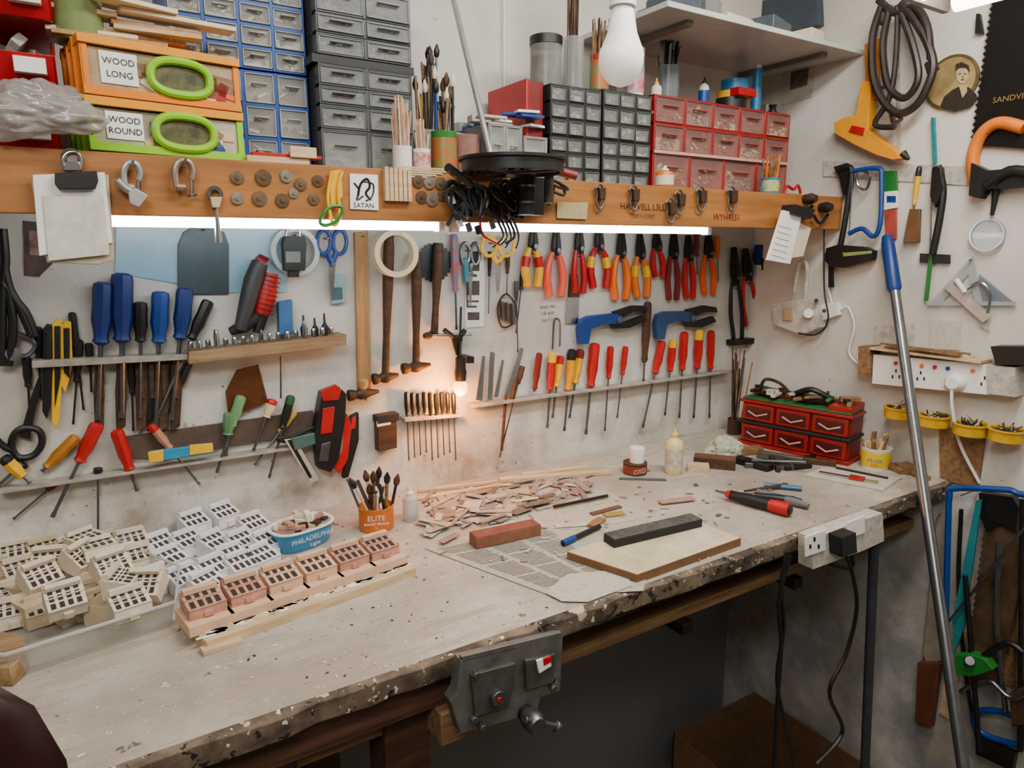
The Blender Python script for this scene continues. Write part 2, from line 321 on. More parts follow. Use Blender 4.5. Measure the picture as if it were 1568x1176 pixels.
b.cyl(W(20,542,.01),W(20,542,.03),.012,STEEL); b.tube(cp(W,[(0,520),(16,510),(40,515),(54,530),(40,545),(14,540)],.022,4),.004,STEEL,6); b.done('hand_drill')
for x,y0,y1,cc in((88,487,655,YEL),(102,490,600,YEL),(74,495,640,BLACK)):
    b=B(); b.slab(W,[(x-8,y0+8),(x-2,y0),(x+7,y0+2),(x+9,y0+60),(x+4,y1-20),(x-2,y1),(x-9,y1-12)],.012,.014,cc); b.slab(W,[(x-5,y0+12),(x+5,y0+12),(x+5,y0+90),(x-4,y1-30)],.026,.003,BLACK); b.done('utility_knife',.0015)
for x0,y0,x1,y1 in((110,478,128,628),(58,500,62,610),(40,545,46,640),(122,520,112,650),(136,525,140,600),(200,545,204,660),(262,545,240,648),(292,552,250,650)): sd(W,x0,y0,x1,y1,BLACK,.5,.007,name='hand_file',sh=DSTEEL)
b=B(); b.tube(cp(W,[(22,665),(38,655),(60,660),(64,680),(50,698),(28,700),(18,684)],.016,5,True),.006,BLACK,8,True)
b.slab(W,[(30,668),(50,600),(62,570),(64,580),(46,672)],.012,.004,DSTEEL); b.tube(cp(W,[(20,690),(4,682),(-10,668)],.016,4),.006,BLACK); b.done('tailor_scissors')
def lsd(*a,**k): return sd(W,*a,**k)
lsd(150,648,80,792,RED,.42,.013,o=.024); lsd(178,658,210,752,RED,.66,.012,o=.024); lsd(118,668,64,722,m('#b0701c',.4),.9,.011); lsd(36,708,-20,760,YEL,.3,.012,BLACK)
lsd(230,650,306,742,m('#b8866a',.5),.4,.009,RED,o=.02); lsd(352,632,346,700,m('#5a8a5a',.4),.5,.013,o=.024); lsd(370,606,332,724,m('#6fa06a',.3),.4,.011,o=.026)
lsd(418,612,388,690,m('#d9d39a',.3),.35,.011,RED,o=.026); lsd(446,606,412,732,BLACK,.4,.010,m('#1f5c2c',.4),o=.026); lsd(452,630,390,712,m('#caa640',.4),.4,.008)
lsd(5,700,46,740,YEL,.75,.011,BLACK,o=.028); lsd(150,716,150,820,BLACK,.1,.008); lsd(85,740,20,795,m('#7a2a22',.5),.2,.007)
outline('craft_knife',W,[([(228,690),(325,678),(326,692),(230,706)],.036,.010,m('#2a90b8',.4)),([(226,692),(250,688),(250,706),(228,708)],.046,.003,YEL),([(290,681),(325,678),(326,692),(290,697)],.046,.002,YEL)],.001)
outline('cabinet_scraper',W,[([(362,566),(395,558),(410,615),(350,640),(345,600)],.01,.002,m('#7a4a2c',.4,.6,.4)),],0)
outline('folding_ruler',W,[([(434,672),(450,670),(487,732),(474,740)],.03,.008,m('#b8b6a0',.4)),([(440,674),(446,673),(478,730),(474,733)],.038,.001,DSTEEL)])
b=B(); b.tube(cp(W,[(425,672),(450,668),(480,655),(490,668),(470,680),(440,676)],.03,4,True),.005,DSTEEL,6,True); b.slab(W,[(442,668),(478,660),(480,676),(448,686)],.02,.02,m('#6b8f8a',.3,.7)); b.done('grip_wrench',.001)
b=B(); b.slab(W,[(487,598),(512,588),(524,600),(522,640),(512,700),(500,718),(482,712),(476,660)],.012,.03,BLACK); b.slab(W,[(490,598),(514,588),(522,596),(518,612),(494,614)],.042,.003,RED)
b.slab(W,[(494,625),(512,622),(508,662),(490,665)],.042,.003,RED); b.slab(W,[(492,680),(506,676),(502,706),(488,706)],.042,.002,STEEL); nail(b,W,500,600,.03); b.done('electrical_tester',.003)
b=B(); b.slab(W,[(514,650),(528,632),(534,650),(528,700),(516,722),(508,712),(510,680)],.012,.02,RED); b.slab(W,[(516,660),(526,650),(524,690),(514,705)],.032,.002,GREY); b.slab(W,[(534,636),(546,630),(546,672),(530,728),(522,730)],.01,.016,BLACK); b.slab(W,[(538,640),(545,636),(544,655),(537,658)],.026,.002,RED); b.done('retractable_knife',.002)
b=B(); b.cyl(W(430,545,.02),W(430,610,.02),.002,STEEL); b.done('steel_rod')
b=B(); c=W(449,385,.004); b.ring(c,(0,-1,0),.050,.040,.02,m('#dfe9ea',.2,0,.1,alpha=.75),40); nail(b,W,449,360,.03); b.done('tape_roll')
b=B(); b.slab(W,[(433,362),(462,362),(466,372),(464,414),(432,414),(430,372)],.024,.018,BLACK); b.slab(W,[(437,385),(460,385),(460,402),(437,402)],.042,.002,GREY); b.tube(cp(W,[(438,364),(440,350),(449,346),(458,350),(459,364)],.032,4),.0025,CHROME,6); b.slab(W,[(440,414),(456,414),(456,424),(440,424)],.026,.012,BLACK); b.done('padlock',.002)
def scissors(name,P,x,y0,y1,col,s=1,o=.02):
    b=B(); L=y1-y0
    for sg in(-1,1):
        cx=x+sg*11*s; cy=y0+L*.17
        b.tube(crom([P(cx+9.5*s*math.cos(g),cy+L*.17*math.sin(g),o) for g in [i*math.pi/4 for i in range(8)]],3,True),.0045,col,8,True)
        b.tube(cp(P,[(cx-sg*5,y0+L*.32),(x-sg*1,y0+L*.5)],o,3),.006,col,8)
        b.slab(P,[(x-sg*5*s,y0+L*.46),(x+sg*4*s,y0+L*.46),(x-sg*1*s,y1)],o-.001+sg*.001,.002,CHROME)
    p=P(x,y0+L*.48,o-.003); b.cyl(p,p+P.n*.01,.004,STEEL); nail(b,P,x-11*s,y0+L*.12,.03); return b.done(name)
scissors('scissors',W,508,352,462,BLUE,1.1); scissors('scissors',W,762,362,450,YEL,1.2,.03); scissors('scissors',W,720,372,470,STEEL,.7,.012)
b=B(); b.tube(cp(FA,[(508,262),(502,300),(506,330),(512,345),(520,330),(518,290),(524,262)],.012,5),.003,YEL,6)
b.tube(cp(FA,[(497,325),(508,316),(524,318),(518,336),(500,345),(490,340)],.014,4,True),.003,GREEN,6,True); b.slab(FA,[(504,262),(522,260),(524,300),(506,322)],.006,.003,YEL); b.done('hanging_snips')
b=B(); b.slab(W,[(505,465),(506,420),(527,420),(528,462)],.004,.01,m('#8fb4b4',.3)); b.slab(W,[(508,460),(509,440),(524,440),(525,458)],.0145,.001,m('#4a6a70',.3)); b.done('blade_card',.001)
outline('wooden_rule',W,[([(541,356),(561,354),(566,598),(546,600)],.003,.01,BEECH)],.001,(551,362))
hammer(W,596,358,590,578,20); hammer(W,638,386,637,562,22); hammer(W,672,372,665,510,1,name='file_handle_tool'); hammer(W,556,580,556,603,24,BEECH)
b=B(); c=W(601,388,.022); b.ring(c,(0,-1,0),.052,.040,.026,m('#e6dab0',.6,0,.1),44); nail(b,W,601,358,.05); b.done('masking_tape_roll')
b=B(); c=W(665,402,.006); b.lathe(c,(0,-1,0),[(.042,0),(.042,.003),(.012,.0035),(.012,.005)],m('#3c4244',.4,.7,.3),40); nail(b,W,665,402,.02)
for i in range(24):
    g=i*math.pi/12; b.box(c+V((.043*math.cos(g),-.0015,.043*math.sin(g))),(.005,.002,.005),m('#3c4244',.4,.7,.3),M.Rotation(-g+.4,3,'Y'))
b.done('circular_saw_blade')
lsd(695,358,699,505,m('#3a7fa0',.5,0,.4,50,col2='#b34a3a'),.6,.010,name='painted_file'); lsd(712,395,716,470,m('#3f8c96',.5),.5,.008,name='small_file')
b=B(); b.cyl(W(652,514,.03),W(722,512,.03),.004,CHROME); b.tube(cp(W,[(680,505),(700,518),(712,505)],.03,5),.006,DSTEEL,8); b.lathe(W(700,512,.03),(0,0,-1),[(.012,0),(.014,.01),(.01,.03),(.004,.05)],DSTEEL,12)
b.lathe(W(655,514,.03),(1,0,0),[(.006,-.01),(.009,0),(.006,.01)],DWOOD,10); b.done('bit_brace')
# small glowing lamp
LAMP=m('#ff7a14',.4,emit=14,key='warm_lamp')
b=B(); p=W(705,545,.05); q=W(705,583,.05); b.lathe(p,q-p,[(.006,0),(.012,.004),(.013,.03),(.015,.04),(.013,(q-p).length)],BLACK,14)
b.tube([p,W(705,500,.03),W(706,470,.02)],.003,BLACK,6); b.slab(W,[(700,542),(711,542),(711,552),(700,552)],.001,.05,BLACK)
b.lathe(q,(q-p),[(.010,0),(.016,.008),(.018,.020),(.012,.034),(.001,.040)],LAMP,14); b.done('pilot_lamp')
ld=bpy.data.lights.new('pilot_glow','POINT'); ld.energy=3.6; ld.color=(1,.33,.05); ld.shadow_soft_size=.015; lo=bpy.data.objects.new('pilot_glow',ld); lo.location=W(698,615,.075); bpy.context.collection.objects.link(lo)
b=B(); b.slab(W,[(712,372),(738,370),(742,430),(740,500),(712,502)],.001,.002,PAPER)
for (x0,y0,x1,y1) in((716,385,734,415),(716,420,730,424),(716,430,734,452),(716,460,733,463),(716,468,730,471),(716,478,734,490)): b.slab(W,[(x0,y0),(x1,y0),(x1,y1),(x0,y1)],.003,.0006,m('#5a4f48',.7,0,.5,80))
b.done('instruction_card')
lsd(790,430,793,540,STEEL,.3,.006,name='drill_bit'); lsd(803,400,790,510,BLACK,.4,.007,name='awl'); lsd(778,388,776,450,DWOOD,.5,.006,name='awl'); lsd(1066,352,1068,420,DRED,.6,.008); lsd(1098,362,1100,430,ORANGE,.5,.007); lsd(750,385,748,480,DSTEEL,.4,.005,name='drill_bit')
b=B(); b.tube(cp(W,[(775,450),(762,470),(768,500),(785,495),(790,470)],.012,4,True),.0025,RUST,6,True)
for i in range(6): b.slab(W,[(764+i*4,462+i),(768+i*4,460+i),(770+i*4,486+i*2),(765+i*4,488+i*2)],.012+i*.001,.001,[RUST,STEEL][i%2])
b.done('key_ring')
b=B(); b.tube(cp(W,[(846,535),(848,495),(852,488),(857,495),(857,530)],.012,4),.0028,STEEL,6); b.done('wire_loop')
b=B()
for (x,y,t_) in((838,470,'3mm  M4'),(838,480,'1/8 drill'),(838,490,'tap 3.3')): b.text(t_,W(x,y,.0005),(1,0,0),(0,0,1),.013,m('#5d5a58',.9))
b.done('wall_handwriting')
PR=[(815,346,440,YEL,10,0,RED),(850,348,455,PINK,11,0,None),(885,346,450,RED,7,2,None),(915,345,442,RED,12,3,YEL),(950,352,460,ORANGE,10,0,None),(978,358,456,m('#e0701c',.4),9,5,YEL),(1003,356,425,RED,7,6,None),(1030,354,460,DRED,7,0,None),(1052,360,458,RED,6,4,None),(1083,356,452,m('#e2540a',.4),8,2,None)]
for i,(x,y0,y1,c_,w_,dx,c2) in enumerate(PR): pliers(W,x,y0,y1,c_,w_,.010 if w_>8 else .0082,dx,col2=c2)
pliers(W,1122,378,520,BLACK,8,.006,8,name='long_nose_pliers'); pliers(W,1140,380,500,RED,9,.007,10,name='long_nose_pliers')
outline('scraper_blade',W,[([(868,455),(886,453),(885,495),(866,495)],.006,.002,CHROME),([(872,420),(881,420),(884,455),(869,455)],.004,.012,DWOOD)],0)
def qclamp(pts,col,name='spring_clamp'):
    b=B(); x0,y0,x1,y1=pts
    f=lambda u,v:(x0+(x1-x0)*u, y0+(y1-y0)*u+v)
    b.slab(W,[f(0,-3),f(.12,-8),f(.5,-10),f(.62,-4),f(.62,6),f(.3,6),f(.14,12),f(.1,34),f(-.02,34),f(-.04,10)],.012,.02,col)
    b.slab(W,[f(.5,-12),f(.8,-20),f(1,-18),f(1.02,-10),f(.8,-10),f(.6,0)],.014,.014,BLACK); b.slab(W,[f(.45,4),f(.7,4),f(.95,-4),f(1,4),f(.75,14),f(.5,14)],.014,.014,BLACK)
    p=W(*f(.55,0),.01); b.cyl(p,p+V((0,-.028,0)),.009,STEEL); nail(b,W,*f(.5,-6)); b.done(name,.002)
qclamp((885,492,985,486),BLUE); qclamp((1002,484,1092,488),m('#2a4c7c',.45))
SR=[(826,540,818,600,.95,.009,DRED,None),(846,540,838,655,.5,.012,RED,YEL),(858,545,846,640,.5,.011,YEL,RED),(876,535,864,660,.5,.013,m('#e09a08',.4),BLACK),(889,535,872,640,.5,.012,m('#e0a808',.4),DRED),(911,525,897,665,.48,.015,RED,None),
 (935,530,926,660,.38,.010,RED,None),(958,530,945,640,.4,.009,RED,None),(992,462,985,585,.75,.012,DWOOD,None),(1014,522,984,655,.38,.013,RED,None),(1031,520,1018,636,.42,.012,RED,YEL),(1048,508,1040,640,.44,.013,RED,None),(1071,505,1062,640,.44,.014,RED,YEL),(1089,506,1086,640,.44,.012,RED,None),(800,560,765,700,.2,.008,DWOOD,None)]
for (hx,hy,tx,ty,hf,r,c1,c2) in SR: sd(W,hx,hy,tx,ty,c1,hf,r,c2,o=.019)
for i in range(9):
    x=622+i*9; sd(W,x,600+i%3,x+4,705-i%4*4,BLACK,.34,.006,name='needle_file',o=.018)
b=B()
for pts in([(728,612),(738,545),(742,545),(738,614)],[(745,612),(750,538),(757,540),(753,612)],[(772,606),(796,532),(801,534),(784,604)],[(756,608),(768,550),(771,552),(762,608)]): b.slab(W,pts,.018,.003,CHROME)
b.cyl(W(775,604,.019),W(768,690,.019),.004,DWOOD); b.cyl(W(790,580,.02),W(783,616,.02),.007,DWOOD); b.done('palette_knives')
b=B(); b.slab(W,[(572,634),(601,629),(602,682),(574,688)],.004,.025,DWOOD); b.slab(W,[(570,634),(604,629),(604,640),(571,645)],.003,.03,BLACKR); b.slab(W,[(576,645),(598,642),(598,650),(577,654)],.029,.002,WHITE); b.done('small_brush',.002)
b=B(); b.slab(W,[(1155,375),(1185,385),(1198,420),(1185,432),(1160,420),(1152,398)],.01,.03,DBLUE); b.slab(W,[(1165,395),(1185,400),(1182,420),(1166,414)],.04,.006,BLACK); nail(b,W,1170,382,.02); b.done('blue_ratchet_strap',.003)
b=B(); b.slab(W,[(1112,520),(1180,512),(1180,520),(1112,528)],.001,.03,DSTEEL); b.done('metal_bracket')
# ------------------------------------------------------------------ fascia items
b=B()
b.slab(FA,[(52,272),(166,268),(175,398),(150,405),(72,402),(48,280)],.003,.006,m('#b8aa90',.7)); b.slab(FA,[(50,268),(160,264),(172,372),(60,392)],.009,.004,PAPER); b.slab(FA,[(64,300),(158,292),(168,390),(74,400)],.013,.002,m('#dcd8ce',.8))
b.slab(FA,[(84,266),(148,262),(150,278),(146,290),(90,290),(84,282)],.014,.010,BLACK); b.slab(FA,[(96,262),(126,262),(122,248),(100,248)],.014,.006,CHROME)
b.lathe(FA(110,243,0),(0,-1,0),[(.012,0),(.014,.008),(.008,.014)],m('#8b7f70',.4,.5),16); b.tube(cp(FA,[(100,262),(96,245),(104,234),(118,234),(124,246),(122,262)],.016,4),.003,CHROME,6); b.done('clipboard_notepad',.001)
def gclamp(x,y,s,col=STEEL,nm='g_clamp',ang=0):
    b=B(); f=lambda dx,dy:(x+(dx*math.cos(ang)-dy*math.sin(ang))*s,y+(dx*math.sin(ang)+dy*math.cos(ang))*s)
    b.tube(cp(FA,[f(-10,18),f(-12,-4),f(-6,-16),f(6,-16),f(12,-4),f(10,8)],.012,5),.0045*s**.5,col,8)
    b.tube(cp(FA,[f(10,0),f(10,30)],.012,2),.003,CHROME,6); b.tube(cp(FA,[f(4,30),f(17,28)],.012,2),.002,CHROME,6); q=FA(*f(-10,18),.012); b.cyl(q,q+V((.012,0,0)),.006,col)
    p=FA(*f(0,-18)); b.cyl(p,p+V((0,-.02,0)),.002,STEEL,n=6); return b.done(nm)
gclamp(202,268,1.05,m('#a8aaa6',.4,.6)); gclamp(282,266,1.15,m('#a08a78',.4,.6))
b=B(); b.slab(FA,[(196,295),(206,288),(226,300),(212,318),(198,312)],.018,.010,m('#bfc0bc',.4,.5)); b.tube(cp(FA,[(178,276),(192,288),(206,296)],.02,4),.006,m('#9fa09c',.4,.5)); b.done('hose_clamp',.001)
b=B(); b.ring(FA(328,297,.002),(0,-1,0),.012,.006,.008,CHROME,16); b.slab(FA,[(320,302),(338,302),(334,318),(324,318)],.003,.012,m('#c8b48a',.5)); b.tube([FA(331,318,.006),FA(335,372,.006)],[.0025,.006],CHROME,8); b.done('round_key_hook')
b=B()
for i,(x,y,r) in enumerate([(363,272,11),(403,272,13),(438,270,10),(460,282,10),(486,277,9),(363,304,10),(397,304,12),(432,307,11),(449,296,8),(480,305,9),(640,278,9),(657,280,9),(674,281,9),(645,302,9),(661,305,10),(677,300,8)]):
    c=FA(x,y,.0); rr=(FA(x+r,y)-c).length*.95; b.lathe(c,(0,-1,0),[(rr,0),(rr,.003),(rr*.3,.0035),(rr*.3,.005)],[m('#7a6248',.5,.5,.4,90),m('#6a5036',.55,.4,.5,90),m('#8c8272',.5,.4,.4,90)][i%3],24)
b.done('old_coin_discs')
b=B(); b.slab(FA,[(535,266),(578,268),(579,322),(536,320)],.001,.002,PAPER); b.text('SATAN',FA(557,315,.003),(1,0,0),(0,0,1),.012,BLACK)
b.tube(cp(FA,[(548,300),(552,282),(562,274),(566,286),(560,296),(568,306)],.003,5),.0022,BLACK,5); b.tube(cp(FA,[(542,280),(550,292),(546,306),(556,300)],.003,4),.0018,BLACK,5); b.tube(cp(FA,[(555,278),(571,282),(570,300),(560,308)],.003,4),.0016,BLACK,5); b.done('sticker')
outline('wooden_slip_label',FA,[([(852,310),(899,310),(897,336),(852,334)],.001,.003,m('#b7a476',.8,0,.2,120))],0)
b=B(); b.text('HAYWELL L3LL',FA(985,317,.001),(1,0,0),(0,0,1),.020,DWOOD); b.text('WYH4551',FA(1113,333,.001),(1,0,0),(0,0,1),.022,DRED); b.text('2200 V CORD',FA(985,331,.001),(1,0,0),(0,0,1),.012,DWOOD); b.done('handwritten_lettering')
for x,y in((918,296),(970,298),(1040,305),(1073,300),(1120,300),(1026,318)):
    b=B(); b.tube(cp(FA,[(x-6,y-8),(x,y-14),(x+6,y-6),(x+6,y+16),(x,y+24),(x-5,y+16),(x-4,y)],.008,4,True),.0025,STEEL,6,True); b.slab(FA,[(x-5,y-8),(x+5,y-8),(x+4,y+10),(x-4,y+10)],.001,.012,RUST); b.done('spring_clip',.001)
b=B(); b.slab(FA,[(1196,322),(1224,330),(1206,404),(1172,398)],.02,.008,PAPER); b.slab(FA,[(1198,314),(1228,322),(1222,336),(1194,328)],.0,.04,BLACK); b.slab(FA,[(1214,336),(1240,350),(1228,392),(1204,396)],.01,.004,CREAM)
for i in range(6): b.slab(FA,[(1192-i*2,345+i*9),(1212-i*2,351+i*9),(1212-i*2,352+i*9),(1192-i*2,346+i*9)],.028,.0004,GREY)
b.done('hanging_notepad',.001)
b=B()
for x,y in((1232,305),(1256,318)): b.lathe(FA(x,y,0),(0,-1,0),[(.012,0),(.015,.02),(.009,.035)],[RUST,BLACK][x>1250],12); b.tube(cp(FA,[(x-10,y+12),(x,y+24),(x+12,y+10)],.014,4),.004,DSTEEL)
b.done('pipe_clamps')
# ------------------------------------------------------------------ fan + cables
b=B(); c=Y(-.402)(785,252); c.z=1.908
b.ring(c,(0,0,1),.092,.086,.024,BLACK,40); b.ring(c+V((0,0,.020)),(0,0,1),.098,.086,.005,BLACK,40); b.cyl(c+V((0,0,.002)),c+V((0,0,.02)),.028,BLACKR,n=24)
for i in range(9):
    g=i*2*math.pi/9; u=V((math.cos(g),math.sin(g),0)); w=V((-math.sin(g),math.cos(g),0))
    b.prism([c+u*.028+w*-.008+V((0,0,.006)),c+u*.083+w*-.02+V((0,0,.004)),c+u*.083+w*.018+V((0,0,.018)),c+u*.028+w*.010+V((0,0,.016))],(0,0,.0015),m('#3a3b3e',.4,0,.2))
for g in(0,math.pi/2,math.pi,1.5*math.pi): b.cyl(c+V((0,0,.001)),c+V((math.cos(g+.5)*.088,math.sin(g+.5)*.088,.001)),.003,BLACK,n=6)
b.cyl(c+V((.08,0,.0)),c+V((.08,0,-.05)),.009,m('#55504c',.4,.6)); b.bb(c+V((.05,.045,-.070)),c+V((.10,.09,-.0)),BLACK); b.cyl(c+V((.05,.03,-.07)),c+V((.05,.03,0)),.015,BLACKR); b.ring(c+V((.05,.03,-.05)),(0,0,1),.0162,.01,.004,STEEL); b.ring(c+V((.05,.03,-.02)),(0,0,1),.0162,.01,.004,STEEL); b.cyl(c+V((-.12,.02,.005)),c+V((-.06,.05,-.02)),.008,BLACK)
b.cyl(c+V((.095,0,.01)),c+V((.13,-.02,.0)),.008,m('#8a2a20',.5))
b.done('desk_fan')
b=B(); P=FA
for i in range(50):
    x=U(690,850) if i%3 else U(700,780); y=U(274,290); l=U(22,52)*(1 if x<800 else .55); w_=U(5,26); sx=U(-6,22)
    pts=[(x,y),(x+w_*.6+sx*.3,y+l*.4),(x+w_*.2+sx,y+l),(x-w_*.4+sx*.5,y+l*.7),(x-w_*.5,y+l*.2)]
    b.tube(cp(P,pts,U(.006,.045),4,True),.003,[BLACK,BLACKR,m('#3a3a3e',.3)][i%3],5,True)
for i in range(5): x=768+i*6; b.tube(cp(P,[(x-20,320),(x-4,342),(x+2,362),(x-6+U(-8,8),U(372,392))],U(.01,.03),4),.0026,BLACK,5)
for (x,y) in((702,335),(716,342),(690,300),(752,338),(730,346)): b.cyl(P(x,y,.03),P(x+4,y+12,.03),.006,[WHITE,BLACK,STEEL][x%3],n=8)
b.tube(cp(P,[(690,290),(700,310),(692,335),(684,345)],.02,4),.004,BLACK,6); b.tube(cp(P,[(735,340),(740,360),(765,375)],.03,4),.003,RED,5)
b.done('cable_bundle')
# ------------------------------------------------------------------ shelf stock
def X(px,y,py=240): return Y(y)(px,py).x
def Z(px,py,y): return Y(y)(px,py).z
def label(b,x0,x1,z0,z1,y,lines,size):
    b.bb((x0,y-.001,z0),(x1,y,z1),PAPER)
    for i,t in enumerate(lines): b.text(t,((x0+x1)/2,y-.0014,z0+(z1-z0)*(.70-.40*i)),(1,0,0),(0,0,1),size,BLACK)
CLEARR=m('#a9adab',.25,0,.15,20); FRONT=m('#d4d8d6',.2,0,.1,20,alpha=.16); LUMP=[m('#5a5044',.6,0,.5,90),m('#a8967a',.6,0,.5,90),m('#cdbf9e',.6,0,.4,90),m('#7c7e7e',.4,.4,.5,90),m('#d8d3c6',.6,0,.3,90),m('#8a5a42',.6,0,.4,90),m('#b0aca2',.6,0,.4,90)]
INSIDE=m('#a8a49a',.8,0,.3,40)
def cab(name,x0,x1,z0,z1,yf,dep,cols,rows,fr,gap=.006,rim=None,lip=True,front=None,inside=None,lumps=None,fill=5):
    b=B(); front=front or FRONT; rim=rim or CLEARR; g=gap*.5; dd=.020
    b.bb((x0,yf+dd+.002,z0),(x1,yf+dep,z1),fr); b.bb((x0+g,yf+dd,z0+g),(x1-g,yf+dd+.002,z1-g),inside or INSIDE)
    for i in range(cols+1):
        x=x0+(x1-x0)*i/cols; b.bb((x-g if i else x,yf,z0),(x+g if i<cols else x,yf+dd+.002,z1),fr)
    for j in range(rows+1):
        z=z0+(z1-z0)*j/rows; b.bb((x0,yf+.001,max(z0,z-g)),(x1,yf+dd+.002,min(z1,z+g)),fr)
    for i in range(cols):
        for j in range(rows):
            a=x0+(x1-x0)*i/cols+gap*.6; c_=x0+(x1-x0)*(i+1)/cols-gap*.6; e=z0+(z1-z0)*j/rows+gap*.6; gg=z0+(z1-z0)*(j+1)/rows-gap*.6
            yy=yf+U(-.002,.003); b.bb((a,yy,e),(c_,yy+.0015,gg),front); b.bb((a,yy+.002,e),(c_,yf+dd-.001,e+.002),rim)
            for xs_ in(a,c_-.0015): b.bb((xs_,yy+.002,e),(xs_+.0015,yf+dd-.001,gg),rim)
            lm=random.choice(lumps or LUMP); hh=(gg-e)*U(.35,.85)
            b.bb((a+.003,yy+.008,e+.002),(c_-.003,yf+dd-.002,e+hh*.7),lm)
            for k in range(fill): b.box((U(a+.008,c_-.008),yy+.0075,e+.005+hh*U(.1,.9)),(U(.004,(c_-a)*.35),.006,U(.003,.009)),random.choice(lumps or LUMP),M.Rotation(U(-1,1),3,'Y'))
            t=.0018
            for q in(((a,yy-.002,gg-t),(c_,yy,gg)),((a,yy-.002,e),(c_,yy,e+t)),((a,yy-.002,e),(a+t,yy,gg)),((c_-t,yy-.002,e),(c_,yy,gg))): b.bb(*q,rim)
            if lip: w=(c_-a)*.26; mz=e+(gg-e)*.62; b.bb(((a+c_)/2-w,yy-.009,mz),((a+c_)/2+w,yy,mz+.002),rim)
    return b.done(name,.0005)
b=B(); REDB=m('#b50f20',.35,0,.15)
for k,(pz,x1) in enumerate(((0,86),(.088,92),(.18,96),(.272,82))):
    x0=-.55; xx=X(x1,-.27,150); z0=ZS+pz; y0=-.27; h=.075
    t=.004; b.bb((x0,y0+.02,z0),(xx,-.03,z0+t),REDB); b.bb((x0,-.034,z0),(xx,-.03,z0+h),REDB); b.prism([(xx-t,y0+.02,z0),(xx-t,-.03,z0),(xx-t,-.03,z0+h),(xx-t,y0+.08,z0+h),(xx-t,y0,z0+h*.55)],(t,0,0),REDB); b.prism([(x0,y0+.02,z0),(x0,-.03,z0),(x0,-.03,z0+h),(x0,y0+.08,z0+h),(x0,y0,z0+h*.55)],(t,0,0),REDB)
    b.prism([(x0,y0+.02,z0),(xx,y0+.02,z0),(xx,y0,z0+h*.55),(x0,y0,z0+h*.55)],(0,t,0),REDB); b.bb((xx-.05,y0-.001,z0+h*.2),(xx-.012,y0+.012,z0+h*.48),PAPER)
    for i in range(26): b.box((U(x0+.3,xx-.02),U(-.24,-.08),z0+h*U(.5,.8)),(U(.02,.08),U(.01,.04),U(.01,.03)),random.choice([BLACK,WHITEP,PINED,GREY,DWOOD,CREAM]),M.Rotation(U(-1,1),3,'Y')@Rz(U(0,3)))
b.done('stacking_bins',.001)
import bmesh
def blob(name,c,sc,mt,seed=0,amp=.35,fr=4,sub=4,smooth=False):
    from mathutils import noise as N
    bm=bmesh.new(); bmesh.ops.create_icosphere(bm,subdivisions=sub,radius=1)
    for v in bm.verts:
        n=N.noise(v.co*fr*.5+V((seed,0,0)))*1.0+abs(N.noise(v.co*fr*1.3+V((0,seed,3))))*.8
        v.co=v.co*(1+amp*n); v.co=V((v.co.x*sc[0],v.co.y*sc[1],v.co.z*sc[2]))
    me=bpy.data.meshes.new(name); bm.to_mesh(me); bm.free(); me.materials.append(mt); ob=bpy.data.objects.new(name,me); ob.location=c; bpy.context.collection.objects.link(ob)
    for p in me.polygons: p.use_smooth=smooth
    return ob
blob('plastic_bag',Y(-.32)(58,168),(.066,.03,.034),m('#b3aca8',.25,0,.35,14,alpha=.6,coat=.5),3,.5,2.4,5,True)
def woodbox(z0,z1,fr,lid,words,hn):
    yf=-.29; x0=X(140,yf,200); x1=x0+(X(368,yf,200)-x0)*1.05; b=B(); z1-=.002; t=.006; D=.13
    CL=m('#b9b4a0' if hn else '#c0a684',.2,0,.3,14,col2='#85765c')
    b.bb((x0+t,yf+.004,z0+.012),(x1-t,yf+D,z1-.014),CL)
    b.bb((x0-.006,yf-.004,z1-.012),(x1+.004,yf+D+.005,z1),lid); b.bb((x0-.004,yf-.002,z0),(x1+.003,yf+D+.002,z0+.012),fr)
    for x in(x0-.003,x1-t): b.bb((x,yf,z0),(x+t+.003,yf+.02,z1-.01),fr)
    b.bb((x0-.004,yf,z0+.01),(x0-.001,yf+D,z1-.01),fr)
    for y in(.03,.07,.11): b.bb((x0-.008,yf+y,z0),(x0,yf+y+.008,z1),fr)
    label(b,x0+.020,x0+.070,z0+.018,z1-.018,yf+.003,words,.0125)
    cx=x0+.128; cz=(z0+z1)/2-.002; N_=28
    ring=[V((cx+.043*math.copysign(abs(math.cos(g))**.8,math.cos(g)),yf-.003,cz+.024*math.copysign(abs(math.sin(g))**.8,math.sin(g)))) for g in[i*2*math.pi/N_ for i in range(N_)]]
    b.tube(ring,.0065,LIME,8,True); b.prism([p+V((0,.004,0)) for p in ring],(0,.002,0),m('#3a3a22',.4,0,.5,40,col2='#6d6a3c'))
    for i in range(22): b.box((U(x0+.09,x1-.02),yf+.004,z0+U(.018,.045)),(U(.01,.05),.004,U(.006,.025)),random.choice([PINE,PINED,RED,WHITEP,BLUE,CREAM,ORANGE]),M.Rotation(U(-.6,.6),3,'Y'))
    return yawed(b.done('plastic_storage_drawer',.002),(x0,yf,0),.15)
zt=Z(145,52,-.285); zm=Z(145,145,-.285)
woodbox(ZS+.003,zm,LIME,m('#e89a10',.35,0,.1),['WOOD','ROUND'],1); woodbox(zm,zt,m('#ea8410',.35,0,.1),m('#ea9610',.35,0,.1),['WOOD','LONG'],0)
b=B()
for i in range(9): b.box((X(230,-.2)+U(-.09,.06),-.235+U(-.03,.03),zt+.006+i*.0075),(U(.1,.2),U(.02,.05),.007),random.choice([PINE,CREAM,BEECH]),Rz(.15+U(-.2,.2)))
b.done('wood_offcuts',.001)
